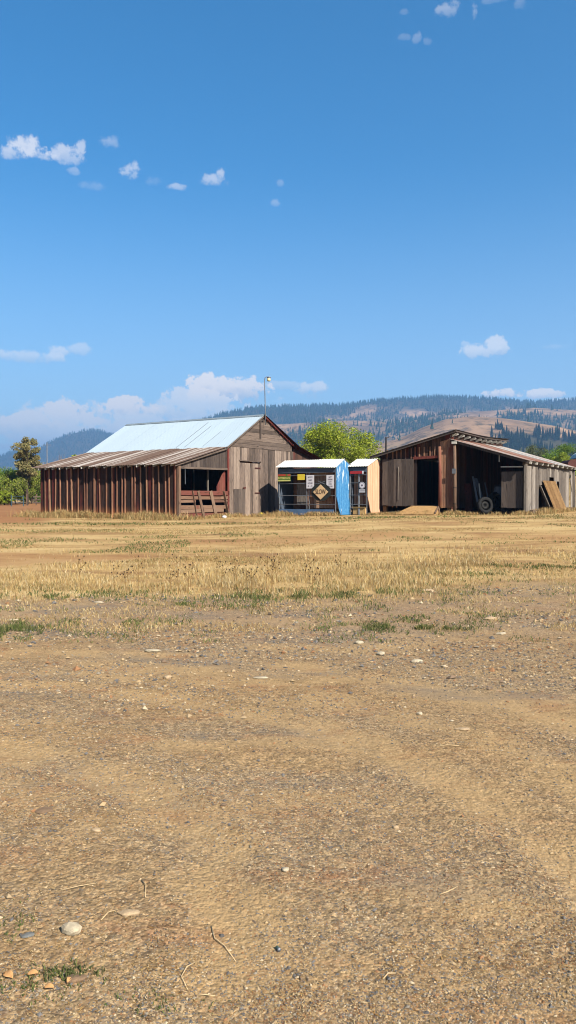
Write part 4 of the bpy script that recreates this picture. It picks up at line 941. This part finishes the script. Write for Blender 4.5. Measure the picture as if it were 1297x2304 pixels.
b = tb(63, 83); mb = MB(); mb.tube([(0, 0, 0), (.02, 0, 1.75)], [.07, .05], 8); o = mb.build('fence_post', M['bark']); o.location = b; tag(o, 'lone dark wooden post between the gate and the rail fence', 'post')
b = tb(107, 150); mb = MB(); mb.tube([(0, 0, 0), (0, 0, 11.5)], [.13, .09], 8); mb.beam((-.8, 0, 11.0), (.8, 0, 11.0), .08, .1); o = mb.build('utility_pole', M['steel']); o.location = b; tag(o, 'thin pale utility pole left of the barn in front of the hills', 'pole')

# ================================================================== HILLS
def prof(pts):
    a = np.array(pts, float); return a[:, 0], a[:, 1]
L1 = prof([(-1600, 1112), (0, 1108), (560, 1085), (650, 1052), (760, 1024), (860, 998), (905, 985), (950, 963), (1000, 945), (1060, 938), (1120, 941), (1180, 949), (1250, 960), (1300, 972), (1450, 985), (3000, 1000)])
L2 = prof([(-1600, 1100), (250, 1060), (430, 1010), (540, 975), (620, 956), (700, 951), (800, 949), (900, 952), (1000, 932), (1100, 922), (1200, 916), (1297, 922), (1800, 930), (3000, 960)])
L3 = prof([(-1600, 1100), (200, 1070), (380, 995), (430, 962), (460, 948), (500, 935), (560, 920), (600, 916), (700, 914), (760, 912), (830, 903), (900, 899), (1000, 896), (1060, 895), (1130, 900), (1200, 908), (1297, 903), (1600, 910), (3000, 980)])
L4 = prof([(-1600, 1080), (-200, 1045), (0, 1026), (30, 1016), (60, 1008), (95, 1004), (115, 994), (150, 980), (190, 971), (225, 970), (255, 976), (300, 990), (380, 1015), (430, 1045), (600, 1070), (3000, 1080)])
KY = [480, 1000, 1550, 1900, 2500, 2850, 3600, 4100, 5000, 5600]
def zof(L, px, Yv): return EYE + (HZ - np.interp(px, L[0], L[1])) / F * Yv
def hillz(px, Yv):
    px = np.asarray(px, float); Yv = np.asarray(Yv, float)
    c1, c2, c3, c4 = zof(L1, px, 1550), zof(L2, px, 2500), zof(L3, px, 3600), zof(L4, px, 5000)
    tab = [np.full_like(px, -3.0), 6 + .22*np.maximum(c1-10, 0)*1.0, c1, c1*.72 + 0*px, c2, np.maximum(c2*.85, 10), c3, c3*.8, c4, c4*.5]
    z = np.zeros_like(px)
    for i in range(len(KY)-1):
        m_ = (Yv >= KY[i]) & (Yv <= KY[i+1]); t = (Yv-KY[i])/(KY[i+1]-KY[i]); s = t*t*(3-2*t)*.55 + t*.45
        z = np.where(m_, tab[i]*(1-s)+tab[i+1]*s, z)
    xw = (px-CX)/F*Yv
    amp = np.interp(Yv, [480, 900, 1550, 2500, 3600, 5000, 5600], [0, 8, 5, 20, 22, 26, 10])
    z = z + amp*(fbm(xw/330, Yv/330, 101, 4)-.5)*1.3*np.clip(z/60, .1, 1)
    return z
pxs = np.arange(-1500, 2800, 9.0); yv = np.concatenate([np.arange(480, 1600, 30), np.arange(1600, 5600, 55), [5600]])
PX, YV = np.meshgrid(pxs, yv); ZZ = hillz(PX, YV); XX = (PX-CX)/F*YV
def wood_mask(px, Yv):
    xw = (px-CX)/F*Yv
    n = fbm(xw/420+5, Yv/300, 121, 4); n2 = fbm(xw/110, Yv/90, 131, 4)
    b = np.interp(Yv, [480, 800, 900, 1250, 1300, 1900, 2200, 2600, 3000, 3450, 3700, 4300, 5600], [0, 0, .38, .42, -.5, -.35, .13, .05, .14, .5, .7, .35, .4])
    # near band only where the photo has it: right foot and left foot of the bare hill
    side = sst(1090, 1150, px) + .8*(1-sst(860, 950, px))*sst(640, 700, px)
    b = np.where((Yv > 780) & (Yv < 1100), -.5, np.where((Yv >= 1100) & (Yv < 1340), .42*side - .5*(1-side), b))
    b = np.where((px < 450) & (Yv > 3900), .16, b)
    b = np.where((Yv > 1300) & (Yv < 2100) & (px < 900), b + .45*sst(1650, 2000, Yv), b)
    return sst(.50, .60, n*.6 + n2*.4 + b*.6 - .03)
wm = wood_mask(PX, YV)
nr, nc = PX.shape; idx = np.arange(nr*nc).reshape(nr, nc); Fa = np.stack([idx[:-1, :-1], idx[:-1, 1:], idx[1:, 1:], idx[1:, :-1]], -1).reshape(-1, 4)
m = NT('dry_hill_grass'); a = m.n('ShaderNodeAttribute'); a.attribute_name = 'wooded'
c = m.ramp(m.noise(m.coord('Object', (.004, .004, .004)), 1, 7, .65), [(.32, srgb(128, 104, 80)), (.45, srgb(174, 140, 106)), (.6, srgb(200, 162, 122)), (.72, srgb(156, 138, 96))])
sp = m.noise(m.coord('Object', (.03, .03, .03)), 1, 5, .7); c = m.mix(m.mr(sp, .48, .62), c, srgb(112, 94, 68)); sp_b = m.noise(m.coord('Object', (.011, .005, .011)), 1, 4, .6); c = m.mix(m.math('MULTIPLY', m.mr(sp_b, .5, .66), .6), c, srgb(120, 104, 84))
c = m.mix(m.math('MULTIPLY', a.outputs['Fac'], .85), c, srgb(44, 58, 36)); m.color(c); m.b.inputs['Roughness'].default_value = 1; m.b.inputs['Specular IOR Level'].default_value = 0
hills = npmesh('hills', np.stack([XX, YV, ZZ], -1).reshape(-1, 3), Fa, m.m, smooth=True, attr={'wooded': wm.ravel()}); tag(hills, kind='structure')

# far pine forest: one mass of small trees
g = np.random.default_rng(201); n = 230000
pxr = g.uniform(-450, 1750, n); yr = np.sqrt(g.uniform(800**2, 5400**2, n)); keep = g.random(n) < wood_mask(pxr, yr)*.85 + .004
keep &= g.random(n) < np.interp(yr, [800, 1600, 3000, 5400], [.85, .7, .6, .45]) ; pxr, yr = pxr[keep], yr[keep]
near_ = (yr < 1345) & (pxr > 640) & (pxr < 1330); far = ~near_
fx, fy = (pxr[far]-CX)/F*yr[far], yr[far]; fz = hillz(pxr[far], yr[far]); n = len(fx)
H_ = 8 + 17*g.random(n)**1.3; W_ = H_*g.uniform(.2, .32, n); S = 5
V = []; 
ang = np.arange(S)*2*math.pi/S
V = np.zeros((n, 2*(S+1), 3)); ph = g.random(n)*6
for tier, (zb0, zt0, wf) in enumerate(((.08, .62, 1.0), (.42, 1.0, .62))):
    for k in range(S):
        rj = 1 + .5*(g.random(n)-.5)
        V[:, tier*(S+1)+k] = np.stack([fx+np.cos(ang[k]+ph)*W_*wf*rj*.5*1.3, fy+np.sin(ang[k]+ph)*W_*wf*rj*.5*1.3, fz+H_*(zb0+.06*g.random(n))-1], -1)
    V[:, tier*(S+1)+S] = np.stack([fx, fy, fz+H_*zt0-1], -1)
q = [[t*(S+1)+k, t*(S+1)+(k+1) % S, t*(S+1)+S] for t in (0, 1) for k in range(S)]
Fa = (np.array(q)[None] + (np.arange(n)*2*(S+1))[:, None, None]).reshape(-1, 3)
tag(npmesh('pine_forest', V.reshape(-1, 3), Fa, M['pine']), 'dark pine forest covering the far hills', 'forest', kind='stuff')
# nearest pines one by one
g = np.random.default_rng(77); q1 = g.uniform(1105, 1325, 420); q2 = g.uniform(700, 905, 120)
npx = np.concatenate([q1, q2]); ny = np.concatenate([g.uniform(1150, 1345, 420), g.uniform(1330, 1480, 120)])
kk = fbm(npx/26, ny/60, 171, 3) > .44; npx, ny = npx[kk], ny[kk]; nx = (npx-CX)/F*ny; nz = hillz(npx, ny); order = np.argsort(ny)[:260]
def pine_proto():
    e = empty('pine_tree', (0, 0, 0), 0, label='tall dark pine standing in the band at the foot of the bare hill', cat='pine tree', group='pines at the foot of the bare hill')
    mb = MB(); mb.tube([(0, 0, -1), (0, 0, 9), (0, 0, 17)], [.35, .22, .04], 6); mb.build('trunk', M['bark'], e)
    g = np.random.default_rng(5); P = []
    for k in range(1500):
        t = g.random()**.8; z = 1.8 + 15.6*t; r = (1-t)**.85*3.2*(.55+.45*abs(math.sin(z*2.1)))*(.35+.65*g.random()); a_ = g.random()*6.283
        P.append((math.cos(a_)*r, math.sin(a_)*r, z-.25*r))
    V, Fa = leaves(np.array(P), .5, g); npmesh('crown', V, Fa, M['pine'], e); return e
pp_ = pine_proto()
for i, k in enumerate(order):
    o = pp_ if i == 0 else copy_tree(pp_)
    s = rnd.uniform(.65, 1.2); o.location = (nx[k], ny[k], nz[k]); o.scale = (s*rnd.uniform(.85, 1.15), s, s); o.rotation_euler = (0, 0, rnd.random()*6)

# ================================================================== STONES, TWIGS AND SMALL THINGS
def gp(px, py):
    Yd = 1.6*F/(py-HZ)
    for _ in range(12): Yd = (EYE-g1((px-CX)/F*Yd, Yd))*F/(py-HZ)
    x = (px-CX)/F*Yd; return Vector((x, Yd, g1(x, Yd)))
def stone(label, px, py, w, d, h, mat, seed, rz=0):
    r_ = np.random.default_rng(seed); mb = MB(); n = 14; rings = [(-.5, .62), (-.15, .95), (.15, 1.0), (.36, .8), (.5, .42)]
    ph = r_.random(6)*6
    for z, r in rings:
        for k in range(n):
            a = 2*math.pi*k/n; rr = r*(1+.14*math.sin(2*a+ph[0]+z)+.10*math.sin(3*a+ph[1])+.07*math.sin(5*a+ph[2]+3*z)+.05*r_.normal())
            mb.v.append((math.cos(a)*rr*w/2, math.sin(a)*rr*d/2, z*h*(1+.12*math.sin(a+ph[3]))))
    for i in range(len(rings)-1):
        for k in range(n): mb.f.append((i*n+k, i*n+(k+1) % n, (i+1)*n+(k+1) % n, (i+1)*n+k))
    mb.f.append(tuple(range(n))[::-1]); mb.f.append(tuple((len(rings)-1)*n+k for k in range(n)))
    o = mb.build('stone', M[mat], None, False); p = gp(px, py); o.location = p + Vector((0, 0, h*.28)); o.rotation_euler = (0, 0, rz)
    return tag(o, label, 'stone', 'loose stones on the yard')
stone('large cream white stone near the bottom left corner', 157, 2108, .072, .055, .042, 'stone_white', 1, .2)
stone('flat tan stone above and right of the cream white stone', 287, 2066, .072, .045, .018, 'stone_tan', 2, .1)
stone('flat brown stone in the weeds at the bottom left', 166, 2216, .062, .05, .016, 'stone_brown', 3)
stone('small blue grey stone left of the large cream stone', 57, 2116, .05, .03, .012, 'stone_grey', 4, .3)
stone('bright white pebble in the middle right of the gravel', 946, 1610, .05, .035, .025, 'stone_white', 5)
stone('small white pebble just right of the bright white pebble', 1018, 1625, .03, .02, .012, 'stone_white', 6)
stone('long flat tan stone on the gravel at right', 1044, 1644, .11, .05, .014, 'stone_tan', 7, .1)
stone('pale flat stone among the weeds at the left of the yard', 344, 1467, .15, .09, .03, 'stone_white', 8, .1)
stone('white stone on the grey strip at right of centre', 809, 1449, .11, .08, .04, 'stone_white', 9)
stone('cream stone below the green weeds at right', 858, 1474, .10, .08, .035, 'stone_white', 10, .5)
stone('cream stone at right, nearest the camera of its row', 939, 1491, .11, .08, .035, 'stone_white', 11, .3)
stone('flat pale stone in the centre of the yard', 587, 1528, .12, .06, .02, 'stone_white', 12)
stone('round tan stone left of centre on the yard', 376, 1528, .07, .06, .035, 'stone_tan', 13)
stone('dull brown stone at the left below the grey gravel', 96, 1830, .10, .07, .014, 'stone_brown', 14)
stone('small tan stone beside a patch of gravel at left', 213, 1876, .05, .03, .018, 'stone_tan', 15)
stone('orange tan stone casting a shadow at the lower right', 892, 1869, .03, .025, .018, 'stone_tan', 16)
stone('pale lump of stone in the lower centre', 642, 1965, .035, .03, .014, 'stone_white', 17)
stone('flat tan slab at the edge of the dry grass on the right', 962, 1331, .22, .14, .05, 'stone_tan', 18, .2)
stone('small white stone at the left edge of the grass', 222, 1358, .14, .06, .04, 'stone_white', 19)
stone('flat pale stone at the left edge of the photograph', 28, 1397, .14, .08, .03, 'stone_white', 20)
stone('pale slab beside the green weeds at far right', 1105, 1395, .18, .10, .05, 'stone_tan', 21, .3)
stone('flat pale piece of stone right of the cream row', 1130, 1428, .12, .08, .03, 'stone_white', 22, .6)
def twig(label, pts, r):
    P = [gp(*p) for p in pts]; b = P[0]; mb = MB()
    V = [q-b+Vector((0, 0, r*1.2+(.006 if 0 < i < len(P)-1 else 0))) for i, q in enumerate(P)]
    mb.tube(V, [r*(1-.5*i/len(V)) for i in range(len(V))], 6); o = mb.build('twig', M['twig'], None, True); o.location = b
    tag(o, label, 'twig', 'dry twigs on the yard')
twig('long pale twig running diagonally in the bottom centre', [(474, 2096), (482, 2126), (505, 2144), (530, 2176)], .0024)
twig('forked curved twig left of the long diagonal twig', [(436, 2178), (418, 2192), (406, 2214), (420, 2240)], .0022)
twig('short pale twig in the bottom right', [(865, 2216), (876, 2207), (893, 2203)], .0026)
twig('crooked pale twig in the right of the gravel', [(992, 2022), (1010, 2019), (1024, 2012), (1034, 2003)], .0024)
twig('thin straight twig beside the flat tan stone', [(224, 2080), (240, 2066), (262, 2056)], .0020)
twig('small upright twig on bare dirt at lower left', [(316, 1990), (326, 2002), (325, 2028)], .0020)
twig('dark slender twig lying across the dirt at lower left', [(135, 2012), (172, 2006), (212, 1996)], .0022)
twig('thin pale straw lying near the right of the yard', [(985, 1684), (1010, 1682), (1036, 1682)], .0028)
twig('short straight twig at the bottom centre left', [(440, 2254), (460, 2256), (483, 2255)], .0020)
def leaf(label, px, py, s, rz):
    mb = MB(); n = 8; L_ = s
    for i in range(n+1):
        t = i/n; wv = math.sin(math.pi*t)**.8*L_*.3+.0004; z = .004+.006*math.sin(t*3)
        mb.v += [((t-.5)*L_, -wv, z+.006), ((t-.5)*L_, 0, z), ((t-.5)*L_, wv, z+.008)]
    for i in range(n):
        a = i*3; mb.f += [(a, a+3, a+4, a+1), (a+1, a+4, a+5, a+2)]
    o = mb.build('fallen_leaf', M['leaf_litter'], None, True); o.location = gp(px, py); o.rotation_euler = (.1, 0, rz); md = o.modifiers.new('thick', 'SOLIDIFY'); md.thickness = .0006
    tag(o, label, 'leaf', 'fallen leaves')
leaf('orange fallen leaf left of the flat brown stone', 68, 2208, .034, .3); leaf('curled orange leaf below the flat brown stone', 105, 2240, .030, .1)
leaf('orange leaf at the bottom left edge', 12, 2212, .045, -.5); leaf('small orange leaf right beside the flat brown stone', 150, 2224, .022, 1.2)
p = gp(627, 2150); mb = MB(); mb.tube([(-.006, .013, .007), (0, 0, .007)], [.0055, .0055], 12); e = empty('plastic_cap', p, 0, label='small grey green plastic tube lying in the bottom centre', cat='plastic tube')
mb.build('tube_body', M['casing'], e, True); mb = MB(); mb.tube([(0, 0, .007), (.003, -.007, .007)], [.0065, .0065], 12); mb.build('end_cap', M['steel'], e, True)
# dried weed stalks standing in the straw band
WD = simple('dried_weed_stem', (150, 116, 66), .9); SD = simple('dark_seed_head', (72, 50, 34), .9)
def weed(px, py, H_, seed):
    r_ = random.Random(seed); e = empty('dried_weed', gp(px, py), 0, label='thin dried weed stalk with dark seed heads in the straw', cat='weed', group='dried weed stalks')
    mb = MB(); hd = MB(); lx = r_.uniform(-.05, .05); mb.tube([(0, 0, 0), (lx*.4, 0, H_*.5), (lx, 0, H_)], [.005, .004, .003], 5)
    tips = [(lx, 0, H_)]
    for k in range(5):
        z = H_*r_.uniform(.45, .9); a_ = r_.random()*6.28; l_ = r_.uniform(.06, .16); t = (lx*z/H_+math.cos(a_)*l_, math.sin(a_)*l_, z+l_*.8); mb.tube([(lx*z/H_, 0, z), t], [.003, .002], 4); tips.append(t)
    mb.build('stem', WD, e)
    for t in tips: hd.lathe([(.003, 0), (.012, .008), (.011, .016), (.003, .024)], 6, c=t)
    hd.build('seed_heads', SD, e)
for i in range(22):
    weed(rnd.choice([rnd.uniform(530, 780), rnd.uniform(540, 660), rnd.uniform(150, 520)]), rnd.uniform(1318, 1345), rnd.uniform(.3, .62), 300+i)

# ================================================================== AIR
hz = MB(); z0, z1 = -6.0, 560.0
hz.hexa([(-7200, -60, z0), (7200, -60, z0), (7200, 9200, z0), (-7200, 9200, z0), (-7200, -60, z1), (7200, -60, z1), (7200, 9200, z1), (-7200, 9200, z1)])
hm = bpy.data.materials.new('haze'); hm.use_nodes = True; t = hm.node_tree; t.nodes.clear()
ho = t.nodes.new('ShaderNodeOutputMaterial'); hv = t.nodes.new('ShaderNodeVolumePrincipled'); hv.inputs['Density'].default_value = .00021
hv.inputs['Color'].default_value = (.26, .50, .86, 1); hv.inputs['Anisotropy'].default_value = .2; t.links.new(hv.outputs[0], ho.inputs['Volume'])
haze = hz.build('haze', hm); tag(haze, 'thin pale blue haze over the far hills', 'haze', kind='stuff')

# ================================================================== SUN AND SKY
hx, hy = .603, -.797; EL = R(38); S_ = Vector((hx*math.cos(EL), hy*math.cos(EL), math.sin(EL)))
sd = bpy.data.lights.new('sun', 'SUN'); sd.energy = 5.0; sd.angle = R(.5); sd.color = (1, .93, .82)
so = bpy.data.objects.new('sun', sd); COL.objects.link(so); so.rotation_euler = S_.to_track_quat('Z', 'Y').to_euler(); so.location = (20, -20, 60)

W = bpy.data.worlds.new('World'); SC.world = W; W.use_nodes = True; wt = W.node_tree; wt.nodes.clear()
class WN(NT):
    def __init__(s): s.t = wt
w = WN(); out = w.n('ShaderNodeOutputWorld'); bg = w.n('ShaderNodeBackground'); w.l(bg.outputs[0], out.inputs[0]); bg.inputs[1].default_value = .05
sky = w.n('ShaderNodeTexSky'); sky.sky_type = 'NISHITA'; sky.sun_disc = False; sky.sun_elevation = EL; sky.sun_rotation = math.atan2(hx, hy)
sky.altitude = 900; sky.air_density = 1.0; sky.dust_density = .9; sky.ozone_density = 2.0
tc = w.n('ShaderNodeTexCoord'); D_ = tc.outputs['Generated']; sp = w.n('ShaderNodeSeparateXYZ'); w.l(D_, sp.inputs[0])
az = w.math('ARCTAN2', sp.outputs[0], sp.outputs[1]); el = w.math('ARCSINE', sp.outputs[2])
n1 = w.noise(D_, 26, 6, .62, .2); n2 = w.noise(D_, 85, 6, .68); n3 = w.noise(D_, 9, 3, .5)
wob = w.math('ADD', w.math('MULTIPLY', w.math('SUBTRACT', n1, .5), 3.9), w.math('MULTIPLY', w.math('SUBTRACT', n2, .5), 3.4))
def ang(px, py):
    x, y, z = (px-CX)/F, 1.0, (HZ-py)/F; return math.atan2(x, y), math.asin(z/math.sqrt(x*x+1+z*z))
mask = None; body = None
# (px, py, half width px, half height px, opacity, sharp, whiteness)
CL = [(66, 340, 52, 26, .62, .9), (30, 350, 36, 18, .5, 1), (100, 356, 34, 14, .6, .9), (158, 356, 44, 22, .5, .9), (188, 340, 14, 20, .45, .9), (255, 328, 30, 14, .24, 1.3), (297, 392, 25, 17, .45, .9), (306, 380, 10, 12, .4, .9), (402, 427, 28, 9, .34, 1), (484, 414, 34, 15, .42, .9), (500, 398, 12, 17, .45, .9), (620, 462, 14, 9, .18, 1), (632, 418, 9, 9, .14, 1), (170, 392, 14, 9, .22, 1), (215, 425, 30, 12, .12, 1), (350, 412, 22, 14, .10, 1.3),
      (1005, 36, 24, 13, .26, 1), (1016, 26, 14, 12, .22, 1), (1062, 40, 9, 20, .24, 1), (935, 97, 11, 14, .16, 1), (910, 95, 18, 7, .10, 1), (960, 104, 11, 9, .10, 1), (1110, 12, 34, 7, .12, 1), (905, 40, 12, 7, .10, 1), (1165, 20, 13, 16, .12, 1),
      (60, 804, 90, 15, .42, .8), (132, 794, 26, 17, .5, .8), (182, 790, 32, 16, .36, .8), (1075, 793, 42, 21, .58, .6), (1112, 784, 34, 24, .6, .6), (1047, 776, 12, 8, .3, .8), (1255, 781, 40, 6, .14, 1),
      (480, 878, 62, 34, 1, .35), (560, 878, 46, 28, .95, .4), (425, 896, 66, 26, .7, .5), (290, 914, 64, 28, 1, .35), (345, 922, 44, 18, .8, .5), (160, 930, 54, 30, .9, .4), (200, 948, 40, 16, .85, .5), (40, 952, 90, 26, .85, .45), (708, 876, 38, 19, .6, .6), (630, 868, 60, 10, .3, .8), (1170, 886, 88, 12, .9, .5), (1215, 889, 60, 12, .85, .5), (400, 935, 260, 46, .62, .8), (160, 975, 330, 56, .72, .8), (1290, 901, 60, 7, .5, .6)]
for px, py, hw, hh, op, soft in CL:
    a0, e0 = ang(px, py); wa, we = hw/F*1.0, hh/F*1.0
    u = w.math('DIVIDE', w.math('SUBTRACT', az, a0), wa); v = w.math('DIVIDE', w.math('SUBTRACT', el, e0), we)
    vb = w.math('MULTIPLY', w.math('MINIMUM', v, 0), 1.0); v2 = w.math('ADD', v, w.math('MULTIPLY', vb, -.45 if 860 < py < 960 and hh > 12 else .25))
    r2 = w.math('ADD', w.math('MULTIPLY', u, u), w.math('MULTIPLY', v2, v2))
    f = w.math('ADD', w.math('SUBTRACT', 1.0, r2), wob)
    k = w.math('MULTIPLY', w.mr(f, -.05, soft*.95), op)
    if 860 < py < 960 and hh > 12: k = w.math('MULTIPLY', k, w.mr(v, -1.9, .1, .25, 1))
    mask = k if mask is None else w.math('MAXIMUM', mask, k)
    b = w.math('MULTIPLY', w.math('ADD', w.math('MULTIPLY', v, .5), .5, clamp=True), w.math('GREATER_THAN', k, 0.02))
    body = b if body is None else w.math('MAXIMUM', body, b)
lit = w.math('ADD', w.math('MULTIPLY', body, .75), w.math('MULTIPLY', n2, .45), clamp=True)
ccol = w.ramp(lit, [(.15, (4.1, 4.9, 6.4, 1)), (.45, (6.0, 6.3, 7.0, 1)), (.72, (8.9, 8.4, 8.0, 1))])
hs = w.n('ShaderNodeHueSaturation'); hs.inputs['Hue'].default_value = .494; hs.inputs['Saturation'].default_value = 1.40; hs.inputs['Value'].default_value = 1.34; w.l(sky.outputs[0], hs.inputs['Color'])
pale = w.math('MULTIPLY', w.mr(el, .42, -.02), .53)
base_sky = w.mix(pale, hs.outputs[0], (4.1, 5.2, 6.6, 1))
w.l(w.mix(mask, base_sky, ccol), bg.inputs[0])

SC.view_settings.view_transform = 'Standard'; SC.view_settings.look = 'None'; SC.view_settings.gamma = 1; SC.view_settings.exposure = 1.4
SC.render.engine = 'CYCLES'; cy = SC.cycles; cy.use_denoising = True; cy.denoiser = 'OPENIMAGEDENOISE'; cy.denoising_input_passes = 'RGB_ALBEDO_NORMAL'
cy.max_bounces = 6; cy.diffuse_bounces = 2; cy.glossy_bounces = 2; cy.transmission_bounces = 3; cy.volume_bounces = 0; cy.transparent_max_bounces = 4
SC.render.use_persistent_data = False; cy.pixel_filter_type = 'BLACKMAN_HARRIS'; cy.filter_width = 1.05
